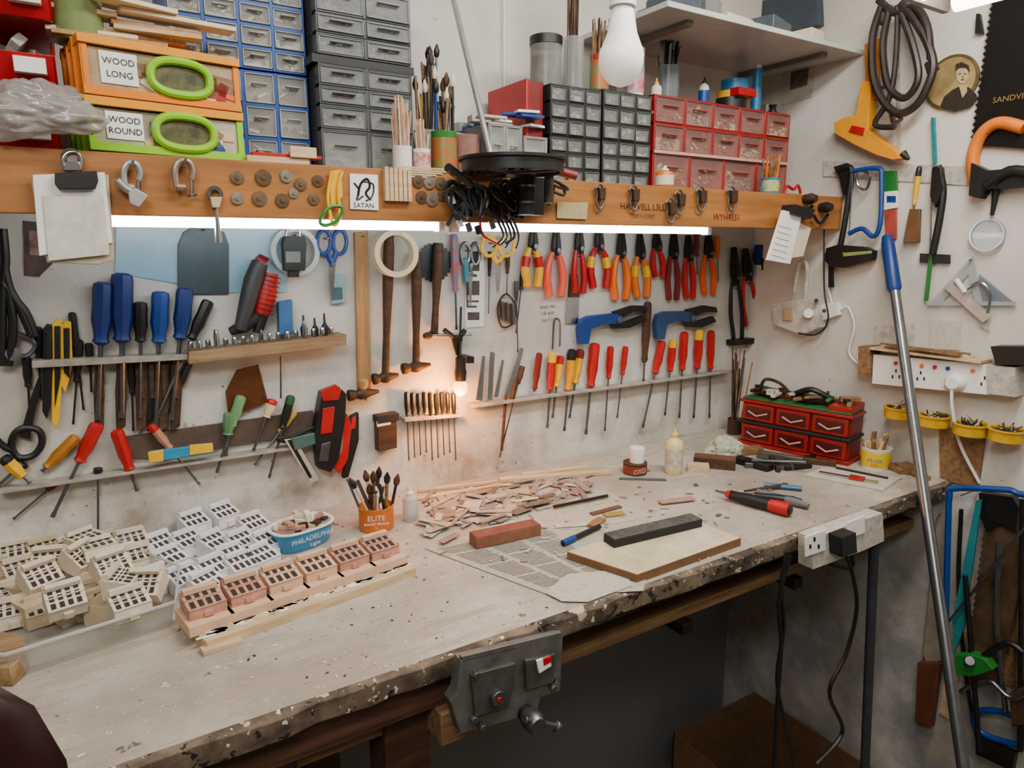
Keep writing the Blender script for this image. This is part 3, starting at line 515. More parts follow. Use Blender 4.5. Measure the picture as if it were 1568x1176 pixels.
def pot(name,base,r,h,mt,band=None,sticks=0,sl=.1,cols=None,taper=1.,bandtext=None,sr=.0022,spread=.35,fill=None,brush=False):
    b=B(); base=V(base); t=.0015
    b.lathe(base,(0,0,1),[(r*.97*taper,0),(r*taper,.002),(r,h-.003),(r*1.03,h-.0015),(r*1.03,h),(r-t,h),(r*taper-t,.004)],mt,28)
    if band: b.lathe(base,(0,0,1),[(r*(taper+(1-taper)*.15)+.0006,h*.15),(r*(taper+(1-taper)*.85)+.0006,h*.85)],band,28)
    if fill: b.cyl(base+V((0,0,h*.1)),base+V((0,0,h*.75)),r*.9,fill,n=20)
    if bandtext:
        for (tx,sz,dz,cm) in bandtext:
            d=(V((C.x,C.y,0))-V((base.x,base.y,0))).normalized(); b.text(tx,base+d*(r+.0015)+V((0,0,h*dz)),zz.cross(d),(0,0,1),sz,cm)
    for i in range(sticks):
        g=U(0,6.28); q=U(0,.75)*r; lx=U(-spread,spread); ly=U(-spread,spread); L=sl*U(.75,1.1)
        a=base+V((math.cos(g)*q,math.sin(g)*q,.006)); e=a+V((lx*(r/.03)*.035,ly*(r/.03)*.035,L)); cm=random.choice(cols)
        b.cyl(a,e,sr*U(.8,1.3),cm,n=6)
        if brush and i%2==0: b.lathe(e,e-a,[(sr*1.5,0),(sr*2.2,.004),(sr*2.5,.012),(sr*.5,.025)],random.choice([DWOOD,CREAM,BLACK]),8)
    return b.done(name)
def bottle(name,base,r,h,mt,cap,band=None,tip=True):
    b=B(); b.lathe(base,(0,0,1),[(r*.9,0),(r,.003),(r,h*.62),(r*.9,h*.7),(r*.4,h*.78),(r*.36,h*.8)],mt,24)
    if band: b.lathe(base,(0,0,1),[(r+.0006,h*.12),(r+.0006,h*.55)],band,24)
    b.lathe(V(base)+V((0,0,h*.79)),(0,0,1),[(r*.45,0),(r*.45,h*.06),(r*.2,h*.1),(r*.08 if tip else r*.2,h*.21)],cap,16); return b.done(name)
pot('jar_of_brushes',(X(140,-.2),-.215,zt),.035,.06,m('#8fa86a',.3,0,.3,alpha=.8),sticks=14,sl=.12,cols=[PINE,RED,GREEN,WHITE],brush=True)
BLUEC=m('#124a96',.4,0,.15); yf=-.155
x0,x1=X(262,yf,120),X(470,yf,120); zt2=Z(418,112,yf); zt3=Z(418,-60,yf)
cab('small_parts_cabinet',x0,x1,ZS,zt2,yf,.15,4,3,BLUEC); cab('small_parts_cabinet',x0,x1,zt2+.003,zt3,yf,.15,4,5,BLUEC)
b=B(); b.bb((X(375,-.26),-.275,ZS),(X(470,-.26),-.21,ZS+.012),PINE); b.bb((X(385,-.26),-.27,ZS+.012),(X(490,-.26),-.25,ZS+.018),RED); b.bb((X(440,-.26),-.28,ZS+.012),(X(480,-.26),-.275,ZS+.03),PINE); b.done('timber_offcut',.001)
GO=m('#4d5153',.3,0,.2); GF=m('#9ea2a1',.2,0,.15,20,alpha=.38); yf=-.2; xa,xb=X(487,yf,100),X(630,yf,100); edges=[-60,-15,30,60,92]; low=[105,138,166,202,248]
zl=[Z(560,v,yf) for v in low][::-1]; zl[0]=ZS
for i in range(4): cab('compartment_organizer',xa,xb,zl[i]+.001,zl[i+1],yf,.17,2,1,GO,.006,m('#6c7172',.3),front=GF,fill=14)
zu=[Z(560,v,yf) for v in edges][::-1]
b=B(); b.bb((xa-.01,yf,zl[-1]),(xb+.005,yf+.17,zu[0]-.001),BLACK); b.done('black_tray')
for i in range(4): cab('compartment_organizer',xa,xb,zu[i]+.001,zu[i+1],yf,.17,2,1,GO,.006,m('#8c9192',.3),front=GF,fill=14)
cs=[PINE,CREAM,m('#e3c79a',.6),m('#d8a08a',.6)]
pot('cup_of_sticks',(X(616,-.245),-.245,ZS),.018,.048,WHITE,None,34,.12,cs,sr=.0013,spread=.5)
pot('cup_of_sticks',(X(646,-.25),-.25,ZS),.016,.045,WHITE,m('#d8d4cc',.6,0,.4,60,col2='#b02a2a'),30,.088,cs,sr=.0013,spread=.5)
pot('tin_of_brushes',(X(680,-.22),-.22,ZS),.025,.085,m('#3c8a3c',.35,0,.3),m('#2f8a3c',.35,0,.4,40,col2='#c8322a'),18,.15,[PINED,BLACK,BLUE,PINED,GREEN,BLACK,STEEL],sr=.0026,spread=.5,brush=True)
pot('tall_brush_jar',(X(655,-.12),-.12,ZS),.03,.10,m('#b8b2a0',.4),None,20,.22,[PINED,DRED,BLACK,YEL,DWOOD,STEEL],sr=.0026,spread=.5,brush=True)
b=B()
for i in range(5): b.bb((X(590+i*1,-.25),-.302,ZS-.0+i*.004-.012),(X(640+i*9,-.25),-.3005,ZS+i*.004-.009),PINE)
for i in range(6): x=X(588+i*7,-.31); b.bb((x,-.312,ZS-.055),(x+.007,-.3005,ZS+.003-i*.001),PINE)
b.done('wooden_slat_bundle')
b=B(); b.cyl(Y(-.06)(680,-60),Y(-.26)(751,236),.006,m('#b7b6b2',.35,.6,.2)); b.done('aluminium_bar')
b=B(); q=[Y(-.01)(772,v) for v in(-30,60,150,200)]; b.tube(crom(q),.0025,WHITE,6); b.done('white_wall_cable')
pot('glass_jar',(X(712,-.2),-.2,ZS),.03,.085,m('#b98a80',.1,0,.3,alpha=.7),fill=m('#b02a2a',.5,0,.4,60))
b=B()
for i in range(26): b.box((X(U(718,785),-.08),-.07+U(-.03,.03),ZS+.10+U(0,.045)),(U(.03,.06),U(.02,.05),U(.006,.02)),random.choice([WHITEP,BLUE,GREY,WHITE,CREAM,CLEARR]),Rz(U(-.5,.5)))
b.bb((X(705,-.1),-.12,ZS),(X(795,-.1),-.02,ZS+.095),m('#a7a296',.5,0,.2)); b.done('stacked_small_boxes',.001)
cab('small_parts_cabinet',X(748,-.23),X(800,-.23),ZS,Z(790,192,-.23),-.23,.10,2,1,GREY); cab('small_parts_cabinet',X(802,-.23),X(838,-.23),ZS,Z(790,206,-.23),-.23,.03,1,1,GREY)
b=B()
for i in range(7): b.box((X(U(755,820),-.2),-.2+U(-.01,.02),Z(790,192,-.23)+.004+i*.005),(U(.03,.06),.03,.005),random.choice([CREAM,BLUE,WHITEP,WHITE]),Rz(U(-.3,.3)))
b.done('stacked_cards')
b=B(); yf=-.19; xa=X(806,yf,150); xe=X(842,-.21,150)-.003
b.bb((xa,yf+.0,ZS+.055),(xe,yf+.16,Z(820,124,yf)),DRED); b.bb((xa-.002,yf-.002,ZS+.055),(xa+.006,yf+.16,Z(820,122,yf)),RED); b.bb((xa,yf+.002,ZS),(xe,yf+.16,ZS+.055),GREY); b.done('red_parts_case',.002)
CB=m('#1e1f20',.4,0,.2); yf=-.21; F2=m('#a6aaa8',.2,0,.1,20,alpha=.26); RM2=m('#5c605f',.3,0,.15,20); IN2=m('#74726c',.8,0,.3,40)
for (p0,p1,ptop,pmid) in((843,921,127,207),(924,998,136,214)):
    xa,xb=X(p0,yf,150),X(p1,yf,150); zt4=Z(p0,ptop,yf); zm4=Z(p0,pmid,yf)
    cab('small_parts_cabinet',xa,xb,ZS,zm4,yf,.17,3,3,CB,.006,RM2,False,F2,IN2); cab('small_parts_cabinet',xa,xb,zm4+.001,zt4,yf,.17,3,3,CB,.006,RM2,False,F2,IN2)
ZK=zt4
yf=-.21; xa,xb=X(1001,yf,200),X(1209,yf,200); RC=m('#9c1016',.35,0,.2); RF=m('#d8a8a0',.2,0,.1,20,alpha=.14)
zt5=Z(1001,143,yf); zr=Z(1001,232,yf)
RL=[m('#b0a078',.6,0,.5,90),m('#7a5a40',.6,0,.5,90),m('#c4b898',.6,0,.5,90),m('#8a3a30',.6,0,.4,90),m('#8a8478',.5,.3,.5,90)]
cab('red_small_parts_cabinet',xa,xb,ZS,zr,yf,.17,4,1,RC,.006,m('#a8453f',.3),True,RF,m('#6a3a34',.7),RL,14); cab('red_small_parts_cabinet',xa,xb,zr+.001,zt5,yf,.17,5,2,RC,.006,m('#a8453f',.3),True,RF,m('#6a3a34',.7),RL,9)
b=B(); b.bb((xa,yf-.006,zr-.003),(xb,yf-.0025,zr+.004),m('#c8a8a0',.4)); b.done('label_strip')
def Xt(px): return X(px,-.13,100)
pot('glass_storage_jar',(Xt(832),-.14,ZK-.002),.036,.09,m('#a9aca6',.1,0,.3,20,alpha=.5),fill=m('#6d655c',.7,0,.5,80))
b=B(); b.lathe((Xt(832),-.14,ZK+.089),(0,0,1),[(.037,0),(.037,.018),(.033,.02)],BLACK,28); b.done('jar_lid')
pot('glass_vase_of_rods',(Xt(878),-.13,ZK),.024,.12,m('#c2c6c0',.1,0,.3,20,alpha=.35),None,26,.26,[PINED,DWOOD,STEEL,DWOOD],sr=.0018)
pot('tin_of_skewers',(Xt(914),-.14,ZK),.022,.09,m('#c83a3a',.35,0,.4,40),m('#2f8a4a',.35,0,.5,30,col2='#d8402f'),40,.15,[PINED,DWOOD],sr=.0016,spread=.6)
pot('spray_can',(Xt(970),-.14,ZK),.02,.12,WHITE,m('#b8c8d0',.4,0,.4,30,col2='#c8402f')); bottle('paint_bottle',(Xt(998),-.15,ZK-.006),.013,.065,CREAM,YEL,None,False)
pot('glass_jar_of_scissors',(Xt(1024),-.13,zt5),.028,.09,m('#9fb0b4',.1,0,.3,20,alpha=.35),None,28,.15,[BLACK,STEEL,BLACK,STEEL,DSTEEL],sr=.003,spread=.6)
bottle('ink_bottle',(Xt(1071),-.15,zt5),.013,.075,m('#d5d5d0',.4),BLACK,BLUE)
b=B(); c=V((Xt(1118),-.14,zt5)); 
for i,(r,h,mt) in enumerate(((.04,.035,BLACK),(.042,.018,YEL),(.036,.03,m('#2a7ab0',.4)))): z=sum([.035,.018,.03][:i]); b.ring(c+V((i*.006,0,z)),(0,0,1),r,.012,h,mt,28)
b.bb(c+V((-.03,-.05,.036)),c+V((.04,-.02,.055)),RED); b.done('electrical_tape_stack')
b=B(); c=V((Xt(1152),-.15,zt5)); b.cyl(c,c+V((0,0,.12)),.013,m('#2a7ab0',.4),n=16); b.cyl(c+V((0,0,.12)),c+V((0,0,.13)),.009,WHITE); b.done('aerosol_can')
b=B(); c=V((Xt(1188),-.13,zt5)); b.lathe(c,(0,0,1),[(.014,0),(.015,.015),(.008,.03),(.012,.04)],BLACK,16); b.bb(c+V((-.03,0,0)),c+V((-.02,.02,.04)),CHROME); b.done('dark_knob')
bottle('orange_glue_pot',(X(1019,-.262),-.262,ZS),.021,.05,m('#e07a0c',.4,0,.2),WHITE,CREAM,False)
pot('tin_of_wooden_rods',(X(1182,-.262),-.262,ZS),.023,.04,m('#2f8ab0',.35,0,.2),m('#2f8ab0',.4,0,.5,40,col2='#e0c830'),11,.085,[PINE,ORANGE,PINED],sr=.003,spread=.8)
b=B(); b.tube(cp(Y(-.262),[(1200,297),(1205,285),(1215,290),(1222,284),(1226,296)],0,4),.004,RED); b.bb((X(1198,-.262),-.27,ZS),(X(1228,-.262),-.25,ZS+.004),RED); b.done('red_clip')
b=B(); yy=-.32; zA=Z(1275,72,yy); xa=X(1022,yy,20); GL=m('#cdd0ca',.2,0,.2,8)
b.bb((xa,yy,zA),(XR-.003,-.003,zA+.012),GL)
for x in(xa+.1,XR-.12): b.bb((x,-.28,zA-.012),(x+.02,-.003,zA),GREY); b.bb((x,-.02,zA-.16),(x+.02,-.003,zA-.012),GREY)
b.done('upper_shelf',.001)
b=B()
for i in range(16): h=U(.03,.07); b.box((U(xa+.08,XR-.1),U(-.25,-.1),zA+.0125+h/2),(U(.04,.12),U(.04,.08),h),random.choice([WHITEP,GREY,STEEL,CREAM,m('#4b5460',.4)]),Rz(U(-.3,.3)))
b.done('stored_boxes',.003)
BULB=m('#f6f4ec',.3,0,.02,emit=.35,key='frosted_bulb')
b=B(); ax=V((0,0,-1)); cb=Y(-.65)(951,100); b.cyl((cb.x,cb.y,ZC),(cb.x,cb.y,cb.z+.125),.003,WHITE,n=8); b.lathe((cb.x,cb.y,cb.z+.13),ax,[(.008,0),(.017,.005),(.019,.035),(.02,.05)],WHITE,24)
b.lathe((cb.x,cb.y,cb.z+.08),ax,[(.014,0),(.0165,.004),(.022,.035),(.031,.058)],WHITE,28); b.lathe((cb.x,cb.y,cb.z+.023),ax,[(.0315,0),(.0335,.01),(.033,.022),(.028,.036),(.018,.048),(.005,.053)],BULB,28); b.done('hanging_light_bulb')
TUBE2=m('#fff6e4',.4,emit=12,key='tube_warm')
b=B(); p=Y(-1.05)(1490,-20); z=p.z; b.bb((p.x-.06,p.y-.6,z+.02),(p.x+.09,p.y+.06,z+.05),WHITE)
for dx in(-.03,.045): b.cyl((p.x+dx,p.y-.58,z+.004),(p.x+dx,p.y+.04,z+.004),.013,TUBE2,n=14)
for dy in(-.4,.0): b.cyl((p.x,p.y+dy,z+.05),(p.x,p.y+dy,ZC),.003,BLACK)
b.prism([(p.x-.06,p.y+.06,z+.05),(p.x+.09,p.y+.06,z+.05),(p.x+.07,p.y+.06,z+.0),(p.x-.04,p.y+.06,z+.0)],(0,.008,0),m('#8a7a74',.4,.5,.4)); b.done('fluorescent_fixture')
# ------------------------------------------------------------------ right wall
b=B()
b.slab(R,[(1330,128),(1346,126),(1342,170),(1340,200),(1382,232),(1390,244),(1378,246),(1352,238),(1318,222),(1290,206),(1288,190),(1302,182),(1322,178)],.008,.035,m('#e89a08',.4,0,.15)); b.slab(R,[(1330,70),(1352,60),(1350,150),(1334,160)],.01,.02,m('#c87c08',.4)); b.slab(R,[(1305,192),(1325,196),(1322,208),(1300,202)],.043,.003,RED)
a=R(1382,236,.025); e=R(1392,244,.025); b.tube([a,e],[.012,.004],DSTEEL,10); nail(b,R,1340,135,.02); b.done('glue_gun',.004)
b=B()
for pts,r in(([(1350,10),(1336,60),(1340,130),(1370,172),(1404,160),(1428,110),(1422,70),(1400,30),(1380,5)],.010),([(1362,15),(1352,70),(1360,130),(1385,150),(1406,120),(1398,70),(1380,20)],.009),([(1375,8),(1372,90),(1362,150),(1340,190),(1370,195)],.007),([(1345,0),(1372,20),(1400,10),(1420,40),(1425,90)],.009)): b.tube(cp(R,pts,.05,6),r,m('#3a302d',.4,.3,.4),8)
for (x,y) in((1348,120),(1370,172),(1425,95),(1352,20)): b.cyl(R(x,y,.04),R(x+4,y+14,.04),.014,m('#5d5652',.4,.6,.4),n=10)
nail(b,R,1375,12,.06); b.done('spring_clamps')
b=B(); b.slab(R,[(1372,85),(1378,85),(1380,230),(1376,230)],.002,.003,WHITEP); b.slab(R,[(1498,22),(1503,22),(1508,52),(1496,52)],.002,.01,BLACK); b.done('cable_trunking')
# round portrait plaque
SB=m('#2e2418',.6,0,.4,40); SK=m('#c4b080',.5,0,.25,40)
def disc(b,x,y,rx,ry,o,mt,n=24): b.slab(R,[(x+rx*math.cos(i*2*math.pi/n),y+ry*math.sin(i*2*math.pi/n)) for i in range(n)],o,.0006,mt)
b=B(); c=R(1458,126,.001); rr=.062; b.lathe(c,(-1,0,0),[(rr,0),(rr,.006),(rr-.004,.007)],m('#6d5528',.4,0,.5,30),48); b.lathe(c+V((-.007,0,0)),(-1,0,0),[(.055,0),(.055,.0006)],m('#a8935f',.5,0,.5,12,col2='#77633a'),48)
b.slab(R,[(1440,162),(1446,148),(1458,138),(1470,132),(1484,134),(1495,144),(1497,152),(1486,164),(1462,171),(1448,168)],.0085,.0008,SB); b.slab(R,[(1468,130),(1480,130),(1481,140),(1474,150)],.0095,.0006,SK)
disc(b,1473,108,12,13,.0080,SB); disc(b,1474,115,9.5,13,.0092,SK); b.slab(R,[(1463,108),(1466,99),(1474,96),(1483,100),(1485,110),(1479,104),(1470,104)],.0100,.0006,SB)
for x,y,rx,ry in((1470,113,1.6,.8),(1478,113,1.6,.8),(1474,122,2.6,.8),(1474.5,118,.8,1.4)): disc(b,x,y,rx,ry,.0101,SB,10)
b.done('round_portrait_plaque')
b=B(); b.slab(R,[(1530,-40),(1640,-40),(1600,230),(1492,222)],.01,.003,m('#1e1b18',.45,.5,.4)); 
pp=[]
for i in range(26):
    f=i/25; x=1527-f*36; y=-30+f*245; pp+=[(x,y),(x-6,y+5)]
b.slab(R,pp+[(1500,222),(1540,-30)],.0095,.002,m('#1e1b18',.45,.5,.4)); b.text('SANDVIK',R(1548,150,.0135),(0,-1,0),(0,0,1),.018,m('#9a7a3a',.5)); b.done('panel_saw')
b=B(); b.tube(cp(R,[(1568,196),(1530,188),(1504,205),(1490,240),(1494,280),(1500,300)],.02,6),[.014]*31,m('#ee7e10',.4,0,.2),10); b.slab(R,[(1496,250),(1520,262),(1568,258),(1600,262),(1600,285),(1540,290),(1524,282),(1510,305),(1492,300)],.01,.028,BLACK); b.tube(cp(R,[(1510,285),(1545,262),(1580,265)],.04,4),.012,BLACK,10)
nail(b,R,1520,205,.03); b.done('bow_saw',.003)
b=B(); b.slab(R,[(1262,246),(1498,256),(1498,285),(1262,270)],.0,.004,WHITEP); b.done('wall_batten')
b=B(); b.tube(cp(R,[(1282,262),(1296,256),(1304,262),(1300,300),(1292,350),(1282,400)],.022,6),.008,BLACK,8); b.slab(R,[(1280,256),(1300,250),(1306,258),(1302,300),(1295,300),(1288,270)],.012,.012,BLACK); b.slab(R,[(1273,380),(1290,375),(1330,378),(1344,384),(1342,398),(1300,410),(1280,408),(1270,398)],.01,.026,BLACK)
b.slab(R,[(1290,387),(1335,384),(1335,388),(1292,393)],.036,.001,m('#8aa05a',.5)); b.slab(R,[(1270,400),(1276,400),(1278,440),(1270,440)],.014,.006,BLACK); nail(b,R,1292,258,.03); b.done('junior_hacksaw',.002)
b=B(); b.tube(cp(R,[(1306,262),(1345,258),(1350,275),(1348,340),(1338,362),(1320,350),(1300,358)],.03,6),.0065,BLUE,8); b.tube(cp(R,[(1312,268),(1320,262),(1332,270),(1326,290),(1314,285)],.03,4,True),.0035,CHROME,6,True); b.cyl(R(1306,265,.03),R(1300,358,.03),.0015,STEEL); nail(b,R,1330,262,.03); b.done('coping_saw')
b=B(); b.slab(R,[(1352,262),(1374,262),(1376,292),(1352,294)],.004,.008,GREEN); b.slab(R,[(1354,294),(1376,292),(1376,318),(1356,322)],.004,.008,PAPER); b.slab(R,[(1356,322),(1374,320),(1374,366),(1358,366)],.004,.006,m('#b0463a',.5)); b.slab(R,[(1358,300),(1372,300),(1372,310),(1358,310)],.012,.001,BLUE); b.slab(R,[(1356,400),(1378,400),(1376,450),(1356,445)],.002,.003,WHITEP); b.done('packaged_blade',.001)
sd(R,1408,255,1392,372,YEL,.5,.007,BLACK,name='wood_file'); b=B(); b.slab(R,[(1396,320),(1412,320),(1410,372),(1386,372)],.008,.012,m('#6c4a2a',.5)); b.done('scraper_handle',.002)
b=B(); b.slab(R,[(1427,180),(1433,180),(1436,250),(1430,252)],.006,.006,TEAL); b.tube(cp(R,[(1436,254),(1444,290),(1438,340),(1428,390)],.018,5),.009,BLACK,8); b.slab(R,[(1434,256),(1446,256),(1450,290),(1438,318),(1430,300)],.01,.02,BLACK); b.slab(R,[(1424,388),(1430,388),(1422,460),(1416,460)],.008,.005,GREEN); b.slab(R,[(1410,388),(1456,390),(1456,404),(1410,402)],.004,.006,BLACK); b.cyl(R(1428,258,.02),R(1424,390,.02),.002,STEEL); nail(b,R,1440,258,.02); b.done('keyhole_saw',.002)
b=B(); c=R(1513,360,.008); b.ring(c,(-1,0,0),.038,.034,.008,CHROME,36); b.lathe(c+V((-.002,0,0)),(-1,0,0),[(.034,0),(.034,.003)],m('#dfe8ea',.05,0,.05,alpha=.25),36); b.tube([R(1519,330,.012),R(1526,290,.012)],[.004,.008],BLACK,10); nail(b,R,1524,292,.02); b.done('magnifying_glass')
b=B(); CS=m('#b9c2c0',.2,0,.15,20,alpha=.6)
b.slab(R,[(1422,466),(1490,392),(1516,508),(1502,500),(1484,420),(1442,464)],.004,.004,CS); b.slab(R,[(1420,460),(1556,462),(1556,468),(1420,468)],.008,.003,CS); b.slab(R,[(1500,420),(1556,466),(1500,466)],.004,.003,m('#7f8d98',.2,0,.15,alpha=.7))
b.slab(R,[(1446,440),(1458,432),(1520,484),(1506,494)],.012,.004,m('#b5b8b8',.3,.4)); b.cyl(R(1464,428,.016),R(1478,448,.016),.006,WHITE); nail(b,R,1490,398,.02); b.tube(cp(R,[(1478,446),(1500,432),(1516,450),(1512,480)],.014,5),.003,CHROME,6); b.done('set_square')
b=B(); b.slab(R,[(1198,90),(1252,70),(1244,148),(1196,162)],.001,.002,m('#c8c4b4',.7,0,.2,40)); b.slab(R,[(1212,100),(1240,90),(1236,130),(1210,138)],.003,.001,m('#6d6a68',.6,0,.4,60)); b.done('magazine_cutting')
b=B(); b.slab(R,[(1170,5),(1260,-10),(1262,40),(1175,60)],.001,.03,m('#3c4852',.5,0,.3)); b.done('wall_box')
b=B(); b.slab(R,[(1192,464),(1262,455),(1268,500),(1240,512),(1198,496)],.001,.04,WHITEP); b.slab(R,[(1200,472),(1214,470),(1214,492),(1200,490)],.041,.004,m('#b49a7a',.5)); b.cyl(R(1238,480,.04),R(1238,480,.055),.014,WHITE); b.tube(cp(R,[(1232,470),(1236,410),(1226,400),(1220,420),(1216,450)],.03,5),.006,WHITEP,8)
b.tube(cp(R,[(1270,400),(1268,440),(1280,475),(1298,470),(1308,500),(1300,540),(1318,560)],.01,6),.003,WHITE,6); b.tube(cp(R,[(1262,350),(1262,440),(1268,490),(1250,512),(1222,510)],.05,6),.0028,BLACK,6)
for q in((1250,460),(1262,476)): b.cyl(R(*q,.04),R(*q,.06),.006,RUST,n=8)
b.slab(R,[(1262,466),(1288,462),(1290,482),(1266,490)],.001,.02,WHITE); b.done('electrical_switch_box',.002)
b=B(); b.slab(R,[(1350,541),(1524,556),(1528,602),(1348,585)],.001,.04,WHITE)
for x in(1372,1410,1508): slots(b,R,x,573+(x-1372)*.08,.0415,1.3)
for i,x in enumerate((1372,1392,1412,1432,1452,1490)): 
    q=R(x,556+(x-1372)*.1,.041); b.cyl(q,q+V((-.004,0,0)),.005,[RED,BLUE,ORANGE][i%3],n=10)
q=R(1465,585,.041); b.lathe(q,(-1,0,0),[(.024,0),(.024,.012),(.015,.026)],WHITE,20); b.slab(R,[(1524,556),(1568,560),(1568,605),(1526,600)],.001,.045,WHITEP); b.slab(R,[(1532,528),(1600,528),(1600,556),(1540,556)],.001,.05,BLACK)
b.tube(crom([q+V((-.02,0,-.015)),R(1458,625,.06),R(1470,680,.04),R(1500,740,.02)]),.004,WHITE,6); b.done('power_strip',.003)
b=B(); b.slab(R,[(1330,528),(1349,528),(1347,575),(1330,570)],.001,.05,PINED); zk=R(1400,541).z+.010; b.bb((XR-.06,R(1350,541).y,zk-.006),(XR-.002,R(1520,556).y,zk),PINE)
for i in range(9): b.box((XR-.012-.006*i,R(1430+U(-12,12),545).y,zk+.003+.003*(i%3)),(.005,U(.14,.24),.004),random.choice([PINE,PINED,CREAM]),Rz(U(-.06,.06)))
b.done('wooden_stick_shelf')
b=B(); b.slab(R,[(1425,490),(1472,492),(1470,536),(1424,534)],.001,.002,m('#ccc8ba',.7,0,.2,90)); b.slab(R,[(1340,500),(1400,495),(1400,535),(1340,528)],.001,.004,WHITEP); b.done('pinned_receipt')
for i,(x,y) in enumerate(((1378,628),(1430,640),(1486,653),(1542,662))):
    b=B(); c=R(x,y,.047); r=.036; b.lathe(c+V((0,0,-.022)),(0,0,1),[(r*.9,0),(r,.003),(r*1.02,.026),(r*1.1,.027),(r*1.1,.031),(r*.95,.031),(r*.9,.012)],m('#d9a80c',.45,0,.3),28); b.cyl(c+V((0,0,-.005)),c+V((0,0,.004)),r*.9,RUST,n=20)
    for k in range(22): b.cyl(c+V((U(-.022,.022),U(-.022,.022),.0)),c+V((U(-.024,.024),U(-.024,.024),U(.008,.022))),.0016,random.choice([STEEL,PINE,RUST]),n=5)
    b.slab(R,[(x-6,y-2),(x+6,y-2),(x+6,y+12),(x-6,y+12)],0,.015,RED); b.done('yellow_screw_tub')
# lower right wall: saws & boards
b=B(); b.slab(R,[(1440,650),(1510,672),(1500,745),(1442,735)],.001,.008,PINED); b.done('plywood_panel')
b=B(); b.tube(cp(R,[(1448,960),(1452,800),(1454,760),(1462,748),(1540,750),(1560,756),(1600,764)],.08,6),.0075,BLUE,8); b.cyl(R(1600,770,.08),R(1450,955,.08),.003,STEEL); nail(b,R,1500,748,.09); b.done('blue_bow_saw')
def teeth(P,a,e,n,d):
    out=[]
    for i in range(n): f=i/n; x=a[0]+(e[0]-a[0])*f; y=a[1]+(e[1]-a[1])*f; out+=[(x,y),(x-d,y+(e[1]-a[1])/n*.6)]
    return out
SAWM=m('#4a3829',.4,.5,.45,12,col2='#77604a')
b=B(); b.slab(R,teeth(R,(1512,790),(1482,1010),22,4)+[(1482,1040),(1530,1046),(1562,900),(1560,792)],.04,.003,SAWM); b.slab(R,[(1506,752),(1558,758),(1568,775),(1562,812),(1540,800),(1520,812),(1508,790)],.03,.024,BLACK); nail(b,R,1530,765,.04); b.done('rip_saw',.0015)
b=B(); b.slab(R,[(1575,770),(1600,772),(1590,1000),(1556,1060),(1552,1000)],.06,.003,SAWM); b.cyl(R(1566,764,.06),R(1562,1150,.06),.006,DSTEEL); b.slab(R,[(1552,1056),(1590,1040),(1590,1100),(1556,1108)],.05,.024,DWOOD); b.done('tenon_saw',.0015)
b=B(); b.slab(R,[(1496,766),(1505,764),(1478,960),(1462,1000),(1460,950)],.06,.006,TEAL); b.done('pruning_saw')
b=B(); b.slab(R,[(1436,790),(1452,780),(1448,1010),(1420,1015),(1414,1000)],.01,.006,m('#b0a595',.5,.3)); b.slab(R,[(1412,1010),(1445,1012),(1432,1110),(1408,1100)],.01,.024,m('#6a3a28',.5)); b.done('hand_saw',.002)
b=B(); b.slab(R,[(1456,1000),(1495,996),(1518,1004),(1530,1020),(1500,1030),(1462,1028)],.08,.03,GREEN); b.cyl(R(1485,1012,.11),R(1485,1012,.12),.012,STEEL); b.cyl(R(1478,880,.09),R(1500,1150,.09),.006,BLACK); b.tube(cp(R,[(1500,1010),(1540,985),(1568,1000)],.09,4),.008,BLACK); b.tube(cp(R,[(1470,1060),(1510,1040),(1550,1070),(1590,1050)],.08,4),.006,STEEL); b.done('bar_clamp',.003)
b=B(); b.tube(cp(R,[(1492,1100),(1505,1088),(1540,1092),(1566,1110),(1570,1140),(1520,1130),(1496,1116)],.05,5,True),.008,BLUE,8,True); b.slab(R,[(1500,1125),(1560,1150),(1555,1176),(1500,1150)],.04,.02,DSTEEL); b.done('blue_hacksaw')
b=B(); b.tube(cp(R,[(1472,780),(1468,900),(1480,1040),(1500,1150)],.03,5),.005,DSTEEL,6); b.tube(cp(R,[(1530,830),(1526,960),(1540,1090)],.065,5),.006,STEEL,6); b.done('iron_rods')
b=B(); b.slab(R,[(1470,900),(1494,880),(1478,1000),(1455,1100),(1440,1090)],.001,.008,PINE); b.slab(R,[(1530,880),(1580,880),(1560,1050),(1515,1040)],.001,.012,PINED); b.done('leaning_timber')
b=B(); a=R(1358,362,.02); e=Y(-.70)(1412,737); d=e-a; k=(a.z-.005)/(a.z-e.z); e2=a+d*k; dn=(e2-a).normalized()
b.tube([a,a+dn*.02,a+dn*.15,a+dn*.16],[.012,.016,.0175,.013],m('#0f3880',.4,0,.2),14); b.cyl(a+dn*.15,e2,.0125,m('#85888c',.28,.85,.2),n=14); b.done('long_metal_pole')
